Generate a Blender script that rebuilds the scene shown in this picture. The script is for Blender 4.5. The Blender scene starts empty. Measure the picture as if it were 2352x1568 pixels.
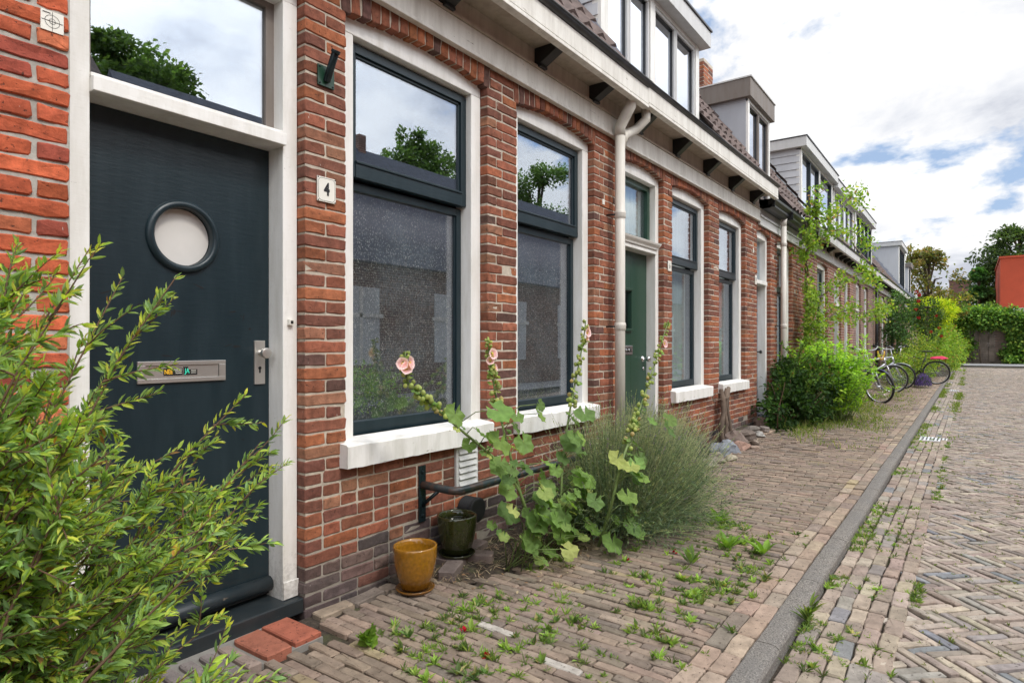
import bpy, math, random
import numpy as np
from math import radians, sin, cos, pi, sqrt
rng = np.random.default_rng(7); random.seed(7)
SC = bpy.context.scene
COL = SC.collection

# ------------------------------------------------------------------ camera
TH = math.atan(1052/1430)
cd = bpy.data.cameras.new("camera"); cam = bpy.data.objects.new("camera", cd); COL.objects.link(cam)
cam.location = (0, -2.6, 1.305)
cam.rotation_euler = (radians(90), 0, -(pi/2 - TH))
cd.sensor_width = 36; cd.lens = 1430/2352*36; cd.shift_y = 6/2352
cd.clip_start = 0.05; cd.clip_end = 2000
cd.dof.use_dof = True; cd.dof.focus_distance = 3.6; cd.dof.aperture_fstop = 13
SC.camera = cam
SC.render.engine = 'CYCLES'
SC.view_settings.view_transform = 'Standard'; SC.view_settings.look = 'None'
SC.view_settings.exposure = 0.2; SC.view_settings.gamma = 1.0

# ------------------------------------------------------------------ world
SUN_EL, SUN_AZ = radians(50), radians(-98)      # azimuth of the sun, measured from +X towards +Y
w = bpy.data.worlds.new("World"); SC.world = w; w.use_nodes = True
nt = w.node_tree; nt.nodes.clear()
def N(t, k, **kw):
    n = t.nodes.new(k)
    for a, b in kw.items(): setattr(n, a, b)
    return n
def LK(t, a, b): t.links.new(a, b)
def ramp(t, fac, stops, interp='LINEAR'):
    r = N(t, 'ShaderNodeValToRGB'); r.color_ramp.interpolation = interp
    while len(r.color_ramp.elements) < len(stops): r.color_ramp.elements.new(0.5)
    for e, (p, c) in zip(r.color_ramp.elements, stops):
        e.position = p; e.color = (c, c, c, 1) if not isinstance(c, tuple) else (*c, 1)
    LK(t, fac, r.inputs['Fac']); return r.outputs['Color']
def mth(t, op, a, b=None, clamp=False):
    m = N(t, 'ShaderNodeMath', operation=op); m.use_clamp = clamp
    for i, v in enumerate((a, b)):
        if v is None: continue
        if hasattr(v, 'links'): LK(t, v, m.inputs[i])
        else: m.inputs[i].default_value = v
    return m.outputs[0]
def mixc(t, fac, a, b, mode='MIX'):
    m = N(t, 'ShaderNodeMix', data_type='RGBA', blend_type=mode)
    for s, v in ((m.inputs[0], fac), (m.inputs[6], a), (m.inputs[7], b)):
        if hasattr(v, 'links'): LK(t, v, s)
        elif isinstance(v, (tuple, list)): s.default_value = (*v[:3], 1)
        else: s.default_value = v
    return m.outputs[2]
def noise(t, vec, scale, detail=4, rough=0.5, dist=0.0):
    n = N(t, 'ShaderNodeTexNoise'); n.inputs['Scale'].default_value = scale
    n.inputs['Detail'].default_value = detail; n.inputs['Roughness'].default_value = rough
    n.inputs['Distortion'].default_value = dist
    if vec is not None: LK(t, vec, n.inputs['Vector'])
    return n.outputs['Fac']
def vmap(t, vec, scale=(1, 1, 1), loc=(0, 0, 0), rot=(0, 0, 0)):
    m = N(t, 'ShaderNodeMapping'); LK(t, vec, m.inputs['Vector'])
    m.inputs['Scale'].default_value = scale; m.inputs['Location'].default_value = loc
    m.inputs['Rotation'].default_value = rot
    return m.outputs['Vector']
sky = N(nt, 'ShaderNodeTexSky', sky_type='NISHITA'); sky.sun_disc = False
sky.sun_elevation = SUN_EL; sky.sun_rotation = pi/2 - SUN_AZ
tc = N(nt, 'ShaderNodeTexCoord')
sep = N(nt, 'ShaderNodeSeparateXYZ'); LK(nt, tc.outputs['Generated'], sep.inputs[0])
zz = mth(nt, 'ADD', mth(nt, 'MAXIMUM', sep.outputs[2], 0.0), 0.34)
cmb = N(nt, 'ShaderNodeCombineXYZ')
LK(nt, mth(nt, 'DIVIDE', sep.outputs[0], zz), cmb.inputs[0]); LK(nt, mth(nt, 'DIVIDE', sep.outputs[1], zz), cmb.inputs[1])
cvec = vmap(nt, cmb.outputs[0], loc=(3.1, 1.7, 0))
n1 = noise(nt, cvec, 2.6, 10, 0.56, 0.15)
n2 = noise(nt, vmap(nt, cmb.outputs[0], loc=(9, 4, 2)), 2.4, 8, 0.58, 0.2)
cover = ramp(nt, n1, [(0.385, 0.0), (0.445, 1.0)])
cloudc = ramp(nt, n2, [(0.34, (0.60, 0.63, 0.71)), (0.42, (0.84, 0.86, 0.91)), (0.49, (1.0, 1.0, 1.01)), (0.60, (1.12, 1.12, 1.12))])
SKYK = 0.10
bluec = mixc(nt, 1.0, sky.outputs[0], (SKYK*1.25, SKYK*1.25, SKYK*1.25), 'MULTIPLY')
skyc = mixc(nt, cover, mixc(nt, 0.65, bluec, (0.46, 0.62, 0.90)), cloudc)
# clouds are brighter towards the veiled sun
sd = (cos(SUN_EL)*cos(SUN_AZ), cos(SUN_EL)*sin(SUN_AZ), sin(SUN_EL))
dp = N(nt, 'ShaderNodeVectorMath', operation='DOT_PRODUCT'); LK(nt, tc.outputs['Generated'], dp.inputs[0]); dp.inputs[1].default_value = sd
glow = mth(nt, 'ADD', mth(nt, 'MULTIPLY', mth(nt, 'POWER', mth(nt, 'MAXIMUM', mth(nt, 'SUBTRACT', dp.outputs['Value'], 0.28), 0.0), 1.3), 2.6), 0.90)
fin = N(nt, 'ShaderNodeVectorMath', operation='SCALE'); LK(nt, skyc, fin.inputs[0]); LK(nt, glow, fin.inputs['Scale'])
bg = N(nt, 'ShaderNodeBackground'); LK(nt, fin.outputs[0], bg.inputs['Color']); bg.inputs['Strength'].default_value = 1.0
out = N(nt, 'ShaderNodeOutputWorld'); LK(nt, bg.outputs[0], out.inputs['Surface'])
w.cycles.sampling_method = 'AUTOMATIC'

sl = bpy.data.lights.new("sun", 'SUN'); so = bpy.data.objects.new("sun", sl); COL.objects.link(so)
sl.energy = 1.5; sl.angle = radians(10); sl.color = (1.0, 0.95, 0.87)
from mathutils import Vector, Matrix
so.rotation_euler = Vector(sd).to_track_quat('Z', 'Y').to_euler()

# ------------------------------------------------------------------ materials
MATS = {}
def newmat(name):
    m = bpy.data.materials.new(name); m.use_nodes = True; t = m.node_tree; t.nodes.clear()
    o = N(t, 'ShaderNodeOutputMaterial'); b = N(t, 'ShaderNodeBsdfPrincipled'); LK(t, b.outputs[0], o.inputs[0])
    MATS[name] = m; return m, t, b, o
def setc(t, b, c):
    if hasattr(c, 'links'): LK(t, c, b.inputs['Base Color'])
    else: b.inputs['Base Color'].default_value = (*c, 1)
def bump(t, b, h, strength=0.3, dist=0.01):
    bp = N(t, 'ShaderNodeBump'); bp.inputs['Strength'].default_value = strength; bp.inputs['Distance'].default_value = dist
    LK(t, h, bp.inputs['Height']); LK(t, bp.outputs[0], b.inputs['Normal'])
def objco(t): return N(t, 'ShaderNodeTexCoord').outputs['Object']
def tint(t):
    a = N(t, 'ShaderNodeAttribute'); a.attribute_name = 'tint'; return a.outputs['Color']

def mat_plain(name, c, rough=0.5, metal=0.0, var=0.15, nscale=6, bmp=0.0, bscale=60, spec=0.5):
    m, t, b, o = newmat(name); v = objco(t)
    n = noise(t, v, nscale, 5, 0.6)
    f = ramp(t, n, [(0.3, 1-var), (0.7, 1+var)])
    setc(t, b, mixc(t, 1.0, c, f, 'MULTIPLY'))
    b.inputs['Roughness'].default_value = rough; b.inputs['Metallic'].default_value = metal
    b.inputs['Specular IOR Level'].default_value = spec
    if bmp: bump(t, b, noise(t, v, bscale, 5, 0.6), bmp, 0.004)
    return m
def mat_tinted(name, rough=0.9, var=0.35, nscale=30, bmp=0.5, bscale=120, flecks=0.0, pits=True, spec=0.3):
    m, t, b, o = newmat(name); v = objco(t)
    n = noise(t, v, nscale, 6, 0.65)
    f = ramp(t, n, [(0.28, 1-var), (0.72, 1+var)])
    c = mixc(t, 1.0, tint(t), f, 'MULTIPLY')
    h = noise(t, v, bscale, 6, 0.7)
    if pits:
        p = noise(t, vmap(t, v, loc=(5, 5, 5)), 55, 3, 0.7)
        pm = ramp(t, p, [(0.33, 1.0), (0.37, 0.0)])
        c = mixc(t, mth(t, 'MULTIPLY', pm, 0.75), c, (0.05, 0.03, 0.025))
        h = mth(t, 'SUBTRACT', h, mth(t, 'MULTIPLY', pm, 0.8))
    if flecks:
        q = noise(t, vmap(t, v, scale=(1, 1, 0.35), loc=(1, 7, 3)), 48, 4, 0.75)
        fm = ramp(t, q, [(0.735-flecks*0.05, 0.0), (0.76-flecks*0.05, 1.0)])
        c = mixc(t, mth(t, 'MULTIPLY', fm, 0.85), c, (0.66, 0.62, 0.55))
    setc(t, b, c); b.inputs['Roughness'].default_value = rough; b.inputs['Specular IOR Level'].default_value = spec
    if bmp: bump(t, b, h, bmp, 0.004)
    return m
mat_tinted('brick', flecks=1.0, var=0.42, nscale=22, bmp=0.7)
mat_tinted('paver', flecks=0.15, var=0.3, nscale=14, bmp=0.8, bscale=90, pits=True)
mat_tinted('leaf_far', rough=0.6, var=0.2, nscale=3, bmp=0, pits=False)

def mat_leaf(name, rough=0.62, trans=0.35, spec=0.25):
    m, t, b, o = newmat(name)
    c = tint(t); nz = noise(t, objco(t), 25, 3)
    c = mixc(t, 1.0, c, ramp(t, nz, [(0.3, 0.8), (0.7, 1.2)]), 'MULTIPLY')
    setc(t, b, c); b.inputs['Roughness'].default_value = rough; b.inputs['Specular IOR Level'].default_value = spec
    tr = N(t, 'ShaderNodeBsdfTranslucent'); LK(t, mixc(t, 1.0, c, (1.3, 1.5, 0.5), 'MULTIPLY'), tr.inputs['Color'])
    mx = N(t, 'ShaderNodeMixShader'); mx.inputs[0].default_value = trans
    LK(t, b.outputs[0], mx.inputs[1]); LK(t, tr.outputs[0], mx.inputs[2]); LK(t, mx.outputs[0], o.inputs[0])
    return m
mat_leaf('leaf', trans=0.4); mat_leaf('petal', 0.6, 0.3, 0.2)
mat_plain('stem', (0.13, 0.075, 0.045), 0.8, var=0.3)
mat_plain('green_stem', (0.14, 0.2, 0.06), 0.6, var=0.25, nscale=20)
mat_plain('bark', (0.13, 0.095, 0.07), 0.9, var=0.4, bmp=0.6)

def mat_mortar(name, c, dirt=True):
    m, t, b, o = newmat(name); v = objco(t)
    n = noise(t, v, 35, 6, 0.7); n2 = noise(t, v, 3.0, 4)
    col = mixc(t, 1.0, c, ramp(t, n, [(0.3, 0.7), (0.7, 1.15)]), 'MULTIPLY')
    col = mixc(t, ramp(t, n2, [(0.45, 0.0), (0.75, 0.5)]), col, (c[0]*0.45, c[1]*0.43, c[2]*0.4))
    if dirt:
        s = N(t, 'ShaderNodeSeparateXYZ'); LK(t, v, s.inputs[0])
        wet = ramp(t, mth(t, 'ADD', s.outputs[2], mth(t, 'MULTIPLY', mth(t, 'SUBTRACT', n2, 0.5), 0.5)), [(0.05, 0.7), (0.42, 0.0)])
        col = mixc(t, wet, col, (0.13, 0.12, 0.11))
    setc(t, b, col); b.inputs['Roughness'].default_value = 0.95
    bump(t, b, n, 0.8, 0.004); return m
mat_mortar('mortar_cream', (0.54, 0.475, 0.385)); mat_mortar('mortar_grey', (0.47, 0.45, 0.40))

def mat_paint(name, c, rough=0.45, dirt=(0.35, 0.31, 0.25), amt=0.35, chips=0.0):
    m, t, b, o = newmat(name); v = objco(t)
    st = noise(t, vmap(t, v, scale=(3, 3, 0.5)), 4, 6, 0.65)
    gr = noise(t, v, 45, 5, 0.7)
    col = mixc(t, mth(t, 'MULTIPLY', ramp(t, st, [(0.42, 0.0), (0.78, 1.0)]), amt), c, dirt)
    col = mixc(t, ramp(t, gr, [(0.55, 0.0), (0.8, 0.18)]), col, dirt)
    h = noise(t, vmap(t, v, scale=(1, 6, 6)), 14, 5, 0.6)
    sz = N(t, 'ShaderNodeSeparateXYZ'); LK(t, v, sz.inputs[0])
    spl = ramp(t, mth(t, 'ADD', sz.outputs[2], mth(t, 'MULTIPLY', gr, 0.7)), [(0.34, 0.75), (0.62, 0.0)])     # mud splashed up from the ground
    col = mixc(t, spl, col, (c[0]*.35+.02, c[1]*.33+.02, c[2]*.3+.02))
    if chips:
        ch = ramp(t, noise(t, vmap(t, v, scale=(0.22, 1.5, 1.5)), 30, 6, 0.75), [(0.70-chips*0.06, 0.0), (0.715-chips*0.06, 1.0)])
        col = mixc(t, ch, col, (0.16, 0.13, 0.10)); h = mth(t, 'SUBTRACT', h, ch)
    setc(t, b, col); b.inputs['Roughness'].default_value = rough
    bump(t, b, h, 0.25, 0.003); return m
mat_paint('white_paint', (0.83, 0.82, 0.785), 0.42, dirt=(0.42, 0.39, 0.30), amt=0.45, chips=0.12)
mat_paint('old_white', (0.77, 0.75, 0.69), 0.55, amt=0.6, chips=0.8)
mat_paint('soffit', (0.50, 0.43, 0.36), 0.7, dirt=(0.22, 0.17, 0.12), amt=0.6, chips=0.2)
mat_paint('sill_white', (0.78, 0.77, 0.74), 0.6, dirt=(0.33, 0.32, 0.25), amt=0.5, chips=0.7)
mat_paint('dark_paint', (0.006, 0.018, 0.024), 0.36, dirt=(0.017, 0.032, 0.040), amt=0.8)
mat_paint('dark_chipped', (0.010, 0.020, 0.026), 0.42, dirt=(0.06, 0.065, 0.065), amt=0.5, chips=0.55)
mat_paint('green_door', (0.012, 0.050, 0.028), 0.3, dirt=(0.03, 0.06, 0.04), amt=0.4)
mat_paint('grey_board', (0.42, 0.435, 0.47), 0.6, dirt=(0.3, 0.31, 0.33), amt=0.3)
mat_paint('light_board', (0.55, 0.56, 0.585), 0.6, dirt=(0.4, 0.4, 0.4), amt=0.3)
mat_paint('zinc_board', (0.20, 0.175, 0.155), 0.6, dirt=(0.13, 0.085, 0.055), amt=0.6)
mat_paint('trim_grey', (0.60, 0.60, 0.59), 0.5, dirt=(0.35, 0.34, 0.32), amt=0.4)
mat_paint('pipe_white', (0.62, 0.59, 0.53), 0.45, dirt=(0.33, 0.28, 0.2), amt=0.45)
mat_plain('black_metal', (0.012, 0.013, 0.014), 0.4, var=0.3)
mat_plain('gutter_dark', (0.06, 0.06, 0.065), 0.35, metal=0.5, var=0.4)
mat_plain('zinc', (0.30, 0.32, 0.35), 0.45, metal=0.6, var=0.3)
mat_plain('steel', (0.62, 0.60, 0.56), 0.35, metal=0.85, var=0.08)
mat_plain('chrome', (0.75, 0.75, 0.76), 0.18, metal=1.0, var=0.05)
mat_plain('dark_void', (0.015, 0.015, 0.017), 0.9, var=0.2)
mat_plain('rubber', (0.012, 0.012, 0.013), 0.65, var=0.2)
mat_plain('plate_white', (0.78, 0.76, 0.68), 0.3, var=0.04)
mat_plain('ink', (0.01, 0.01, 0.01), 0.5, var=0.05)
mat_plain('curtain', (0.66, 0.66, 0.64), 0.8, var=0.12, nscale=3)
mat_plain('room_wall', (0.16, 0.15, 0.14), 0.9, var=0.3)
mat_plain('porthole_white', (0.62, 0.60, 0.565), 0.5, var=0.05)
mat_plain('asphalt', (0.27, 0.27, 0.275), 0.9, var=0.15)
mat_plain('tile_roof', (0.13, 0.095, 0.085), 0.8, var=0.45, nscale=9, bmp=0.5)
mat_plain('slate', (0.07, 0.08, 0.11), 0.6, var=0.3)
mat_plain('bar_paint', (0.014, 0.026, 0.03), 0.25, metal=0.3, var=0.4, nscale=30)
mat_plain('silver', (0.5, 0.51, 0.54), 0.3, metal=0.7, var=0.1)
mat_plain('navy', (0.02, 0.025, 0.07), 0.35, var=0.1)
mat_plain('saddle_brown', (0.22, 0.10, 0.05), 0.5, var=0.1)
mat_plain('yellow_plastic', (0.8, 0.5, 0.02), 0.4, var=0.05)
mat_plain('red_cloth', (0.55, 0.02, 0.08), 0.7, var=0.2)
mat_plain('red_render', (0.43, 0.066, 0.028), 0.85, var=0.10, nscale=1.2, bmp=0.2)
mat_plain('white_wall', (0.62, 0.64, 0.66), 0.7, var=0.1)
mat_plain('brown_brick_far', (0.16, 0.085, 0.07), 0.9, var=0.2)
mat_plain('orange_sticker', (0.9, 0.5, 0.03), 0.5, var=0.02)
mat_plain('green_sticker', (0.05, 0.75, 0.5), 0.5, var=0.02)

# rusty handrail
m, t, b, o = newmat('bar_rust'); v = objco(t)
f = ramp(t, noise(t, vmap(t, v, scale=(1, 1, 1)), 14, 6, 0.7), [(0.46, 0.0), (0.56, 1.0)])
setc(t, b, mixc(t, f, (0.016, 0.03, 0.036), (0.075, 0.045, 0.035))); b.inputs['Roughness'].default_value = 0.3
b.inputs['Specular IOR Level'].default_value = 0.7

# kerb stone
m, t, b, o = newmat('kerb'); v = objco(t)
n = noise(t, v, 130, 3, 0.6); n2 = noise(t, v, 2.2, 5, 0.6)
c = mixc(t, ramp(t, n, [(0.35, 0.0), (0.65, 1.0)]), (0.065, 0.06, 0.054), (0.28, 0.255, 0.225))
c = mixc(t, ramp(t, n2, [(0.4, 0.0), (0.65, 0.55)]), c, (0.13, 0.125, 0.12))
c = mixc(t, ramp(t, noise(t, v, 260, 2), [(0.68, 0.0), (0.72, 1.0)]), c, (0.6, 0.58, 0.54))
setc(t, b, c); b.inputs['Roughness'].default_value = 0.9; bump(t, b, n, 0.7, 0.004)

# soil under the paving and in the planting strip
m, t, b, o = newmat('soil'); v = objco(t)
n = noise(t, v, 40, 8, 0.75); n2 = noise(t, v, 5, 5, 0.6)
c = mixc(t, ramp(t, n, [(0.35, 0.0), (0.72, 1.0)]), (0.018, 0.014, 0.011), (0.11, 0.082, 0.058))
c = mixc(t, ramp(t, n2, [(0.52, 0.0), (0.62, 0.6)]), c, (0.06, 0.075, 0.022))
setc(t, b, c); b.inputs['Roughness'].default_value = 1.0; bump(t, b, n, 1.0, 0.01)

# glass : reflective in front of a dark room
def mat_glass(name, add=0.1, ior=1.9, tintc=(0.85, 0.9, 0.9)):
    m = bpy.data.materials.new(name); m.use_nodes = True; t = m.node_tree; t.nodes.clear()
    o = N(t, 'ShaderNodeOutputMaterial'); g = N(t, 'ShaderNodeBsdfGlossy'); g.inputs['Roughness'].default_value = 0.0
    g.inputs['Color'].default_value = (0.86, 0.91, 1, 1)
    v = objco(t); bp = N(t, 'ShaderNodeBump'); bp.inputs['Strength'].default_value = 0.10; bp.inputs['Distance'].default_value = 0.004
    LK(t, noise(t, v, 1.6, 0), bp.inputs['Height']); LK(t, bp.outputs[0], g.inputs['Normal'])
    tr = N(t, 'ShaderNodeBsdfTransparent'); tr.inputs['Color'].default_value = (*tintc, 1)
    gm = N(t, 'ShaderNodeNewGeometry'); dt = N(t, 'ShaderNodeVectorMath', operation='DOT_PRODUCT'); LK(t, gm.outputs['Incoming'], dt.inputs[0]); LK(t, gm.outputs['Normal'], dt.inputs[1])
    k5 = mth(t, 'POWER', mth(t, 'SUBTRACT', 1.0, mth(t, 'ABSOLUTE', dt.outputs['Value'])), 4.0)
    fac = mth(t, 'ADD', mth(t, 'MULTIPLY', k5, ior), add, clamp=True)
    mx = N(t, 'ShaderNodeMixShader'); LK(t, fac, mx.inputs[0]); LK(t, tr.outputs[0], mx.inputs[1]); LK(t, g.outputs[0], mx.inputs[2])
    LK(t, mx.outputs[0], o.inputs[0]); MATS[name] = m; return m
mat_glass('glass_bright', 0.33, 0.5); mat_glass('glass', 0.12, 0.9); mat_glass('glass_film', 0.20, 0.8, (1, 1, 1)); mat_glass('glass_dormer', 0.72, 0.5)

# etched leaf-pattern privacy film
m, t, b, o = newmat('leaf_film'); v = objco(t)
def flakes(off, sc, th):
    vo = N(t, 'ShaderNodeTexVoronoi', feature='F1'); vo.inputs['Scale'].default_value = sc; vo.inputs['Randomness'].default_value = 1
    dn = N(t, 'ShaderNodeTexNoise'); dn.inputs['Scale'].default_value = 60; dn.inputs['Detail'].default_value = 2
    vv = vmap(t, v, loc=off, scale=(1.4, 1, 0.8), rot=(0, 0.6 if off[0] > 1 else -0.5, 0))
    LK(t, vv, dn.inputs['Vector'])
    ad = N(t, 'ShaderNodeMix', data_type='VECTOR'); ad.inputs[0].default_value = 0.02
    LK(t, vv, ad.inputs[4]); LK(t, dn.outputs['Color'], ad.inputs[5]); LK(t, ad.outputs[1], vo.inputs['Vector'])
    return ramp(t, vo.outputs['Distance'], [(th, 1.0), (th+0.05, 0.0)])
base = mixc(t, ramp(t, noise(t, v, 3.5, 3), [(0.35, 0.0), (0.65, 1.0)]), (0.022, 0.030, 0.032), (0.095, 0.125, 0.138))
f1 = flakes((0, 0, 0), 74, 0.30); f2 = flakes((3, 1, 2), 60, 0.20); f3 = flakes((1.7, 5, 4), 66, 0.34)
c = mixc(t, mth(t, 'MULTIPLY', f1, 0.85), base, (0.28, 0.29, 0.25))
c = mixc(t, mth(t, 'MULTIPLY', f3, 0.85), c, (0.03, 0.036, 0.033))
c = mixc(t, mth(t, 'MULTIPLY', f2, ramp(t, noise(t, v, 9, 2), [(0.42, 0.3), (0.62, 1.0)])), c, (0.60, 0.60, 0.54))
s = N(t, 'ShaderNodeSeparateXYZ'); LK(t, v, s.inputs[0])
c = mixc(t, ramp(t, mth(t, 'SUBTRACT', s.outputs[2], 1.0), [(0.9, 0.0), (1.0, 0.4)]), c, (0.20, 0.20, 0.23))
setc(t, b, c); b.inputs['Roughness'].default_value = 0.5

# glazed pots
def mat_glaze(name, c1, c2, z0, z1):
    m, t, b, o = newmat(name); v = objco(t)
    s = N(t, 'ShaderNodeSeparateXYZ'); LK(t, v, s.inputs[0])
    n = noise(t, vmap(t, v, scale=(1, 1, 0.3)), 22, 5, 0.6)
    zf = ramp(t, mth(t, 'ADD', s.outputs[2], mth(t, 'MULTIPLY', mth(t, 'SUBTRACT', n, 0.5), 0.12)), [(z0, 1.0), (z1, 0.0)])
    c = mixc(t, zf, c1, c2); c = mixc(t, 1.0, c, ramp(t, noise(t, v, 60, 4), [(0.3, 0.75), (0.7, 1.15)]), 'MULTIPLY')
    setc(t, b, c); b.inputs['Roughness'].default_value = 0.12; b.inputs['Coat Weight'].default_value = 0.5
    b.inputs['Coat Roughness'].default_value = 0.05
mat_glaze('ochre_glaze', (0.28, 0.125, 0.010), (0.15, 0.065, 0.010), 0.0, 0.12)
mat_glaze('green_glaze', (0.030, 0.035, 0.010), (0.015, 0.018, 0.006), 0.0, 0.12)

def mat_farbrick(name, c1, c2, mort):
    m, t, b, o = newmat(name); v = objco(t)
    br = N(t, 'ShaderNodeTexBrick'); br.inputs['Scale'].default_value = 1.0
    br.inputs['Brick Width'].default_value = 0.22; br.inputs['Row Height'].default_value = 0.0655; br.inputs['Mortar Size'].default_value = 0.006
    br.inputs['Color1'].default_value = (*c1, 1); br.inputs['Color2'].default_value = (*c2, 1); br.inputs['Mortar'].default_value = (*mort, 1)
    sp = N(t, 'ShaderNodeSeparateXYZ'); LK(t, v, sp.inputs[0]); cb = N(t, 'ShaderNodeCombineXYZ')
    LK(t, mth(t, 'ADD', sp.outputs[0], sp.outputs[1]), cb.inputs[0]); LK(t, sp.outputs[2], cb.inputs[1]); LK(t, cb.outputs[0], br.inputs['Vector'])
    c = mixc(t, 1.0, br.outputs['Color'], ramp(t, noise(t, v, 5, 5), [(0.3, 0.75), (0.7, 1.25)]), 'MULTIPLY')
    setc(t, b, c); b.inputs['Roughness'].default_value = 0.9
    bump(t, b, mth(t, 'SUBTRACT', 1.0, br.outputs['Fac']), 0.6, 0.006)
mat_farbrick('brick_far', (0.26, 0.09, 0.055), (0.17, 0.07, 0.05), (0.48, 0.42, 0.35))
mat_farbrick('brick_far_brown', (0.22, 0.11, 0.08), (0.15, 0.08, 0.065), (0.38, 0.33, 0.28))

# ------------------------------------------------------------------ mesh builder
class MB:
    def __init__(s): s.V = []; s.L = []; s.T = []; s.C = []; s.M = []; s.S = []; s.n = 0
    def raw(s, V, L, T, col=(1, 1, 1), mat=0, smooth=False):
        V = np.asarray(V, float).reshape(-1, 3); L = np.asarray(L, np.int64); T = np.asarray(T, np.int64)
        s.V.append(V); s.L.append(L + s.n); s.T.append(T); k = len(T)
        C = np.asarray(col, float)
        s.C.append(np.tile(C, (k, 1)) if C.ndim == 1 else C)
        s.M.append(np.full(k, mat)); s.S.append(np.full(k, smooth)); s.n += len(V)
    def add(s, V, F, **k):
        s.raw(V, [i for f in F for i in f], [len(f) for f in F], **k)
    def many(s, V, F, cols, **k):            # V (k,n,3): k copies of a template with faces F
        V = np.asarray(V); kk, n, _ = V.shape
        fl = np.array([i for f in F for i in f]); tt = np.array([len(f) for f in F])
        L = (fl[None] + (np.arange(kk)*n)[:, None]).ravel()
        s.raw(V.reshape(-1, 3), L, np.tile(tt, kk), col=np.repeat(np.asarray(cols), len(F), axis=0), **k)
    def box(s, x0, x1, y0, y1, z0, z1, **k):
        x0, x1 = min(x0, x1), max(x0, x1); y0, y1 = min(y0, y1), max(y0, y1); z0, z1 = min(z0, z1), max(z0, z1)
        V = [(x, y, z) for z in (z0, z1) for y in (y0, y1) for x in (x0, x1)]
        s.add(V, [(0, 2, 3, 1), (4, 5, 7, 6), (0, 1, 5, 4), (2, 6, 7, 3), (0, 4, 6, 2), (1, 3, 7, 5)], **k)
    def prism(s, poly, axis, a, b, **k):
        """poly: list of 2-D points, extruded along axis from a to b ('x': (y,z), 'y': (x,z), 'z': (x,y))"""
        def P(p, t):
            return (t, p[0], p[1]) if axis == 'x' else ((p[0], t, p[1]) if axis == 'y' else (p[0], p[1], t))
        n = len(poly); V = [P(p, a) for p in poly] + [P(p, b) for p in poly]
        F = [tuple(range(n))[::-1], tuple(range(n, 2*n))] + [(i, (i+1) % n, n+(i+1) % n, n+i) for i in range(n)]
        s.add(V, F, **k)
    def tube(s, pts, r, n=10, cap=True, **k):
        pts = [Vector(p) for p in pts]; m = len(pts)
        rr = r if hasattr(r, '__len__') else [r]*m
        V = []; up = None
        for i, p in enumerate(pts):
            d = (pts[min(i+1, m-1)] - pts[max(i-1, 0)]).normalized()
            if up is None:
                up = Vector((0, 0, 1)) if abs(d.z) < 0.9 else Vector((1, 0, 0))
            u = (up - d*up.dot(d)).normalized(); up = u; v = d.cross(u)
            for j in range(n):
                a = 2*pi*j/n; V.append(tuple(p + u*(cos(a)*rr[i]) + v*(sin(a)*rr[i])))
        F = [(i*n+j, i*n+(j+1) % n, (i+1)*n+(j+1) % n, (i+1)*n+j) for i in range(m-1) for j in range(n)]
        if cap: F += [tuple(range(n))[::-1], tuple(range((m-1)*n, m*n))]
        k.setdefault('smooth', True); s.add(V, F, **k)
    def lathe(s, prof, c=(0, 0, 0), n=32, axis='z', **k):
        V = []
        for r, h in prof:
            for j in range(n):
                a = 2*pi*j/n
                if axis == 'z': V.append((c[0]+r*cos(a), c[1]+r*sin(a), c[2]+h))
                elif axis == 'y': V.append((c[0]+r*cos(a), c[1]+h, c[2]+r*sin(a)))
                else: V.append((c[0]+h, c[1]+r*cos(a), c[2]+r*sin(a)))
        m = len(prof); F = [(i*n+j, i*n+(j+1) % n, (i+1)*n+(j+1) % n, (i+1)*n+j) for i in range(m-1) for j in range(n)]
        k.setdefault('smooth', True); s.add(V, F, **k)
    def build(s, name, mats, parent=None, loc=(0, 0, 0), bevel=0, shear=None, seg=2):
        V = np.concatenate(s.V) - np.array(loc); L = np.concatenate(s.L); T = np.concatenate(s.T)
        if shear: V[:, 2] += shear[0]*(V[:, 0]+loc[0]-shear[1])
        me = bpy.data.meshes.new(name)
        me.vertices.add(len(V)); me.vertices.foreach_set('co', V.ravel())
        me.loops.add(len(L)); me.loops.foreach_set('vertex_index', L.astype(np.int32))
        me.polygons.add(len(T)); st = np.concatenate([[0], np.cumsum(T)[:-1]]).astype(np.int32)
        me.polygons.foreach_set('loop_start', st)
        me.polygons.foreach_set('material_index', np.concatenate(s.M).astype(np.int32))
        me.polygons.foreach_set('use_smooth', np.concatenate(s.S).astype(bool))
        me.update(calc_edges=True); me.validate()
        a = me.attributes.new('tint', 'FLOAT_COLOR', 'FACE')
        C = np.concatenate(s.C); a.data.foreach_set('color', np.concatenate([C, np.ones((len(C), 1))], 1).ravel().astype(np.float32))
        for mm in (mats if isinstance(mats, (list, tuple)) else [mats]): me.materials.append(MATS[mm])
        o = bpy.data.objects.new(name, me); COL.objects.link(o); o.location = loc
        if parent is not None: attach(o, parent)
        if bevel:
            b = o.modifiers.new('bevel', 'BEVEL'); b.width = bevel; b.segments = seg; b.limit_method = 'ANGLE'; b.angle_limit = radians(40)
        return o
def root_of(p):
    l = Vector(p.location)
    while p.parent: p = p.parent; l += Vector(p.location)
    return l
def attach(o, p):                                   # keep the object where it stands (things are never rotated before this)
    o.parent = p; o.location = Vector(o.location) - root_of(p)
def tag(o, label=None, cat=None, group=None, kind=None):
    if label: o['label'] = label
    if cat: o['category'] = cat
    if group: o['group'] = group
    if kind: o['kind'] = kind
    return o
def thing(name, label, cat, loc=(0, 0, 0), group=None):
    o = bpy.data.objects.new(name, None); COL.objects.link(o); o.location = loc; o.empty_display_size = 0.2
    return tag(o, label, cat, group)
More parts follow.
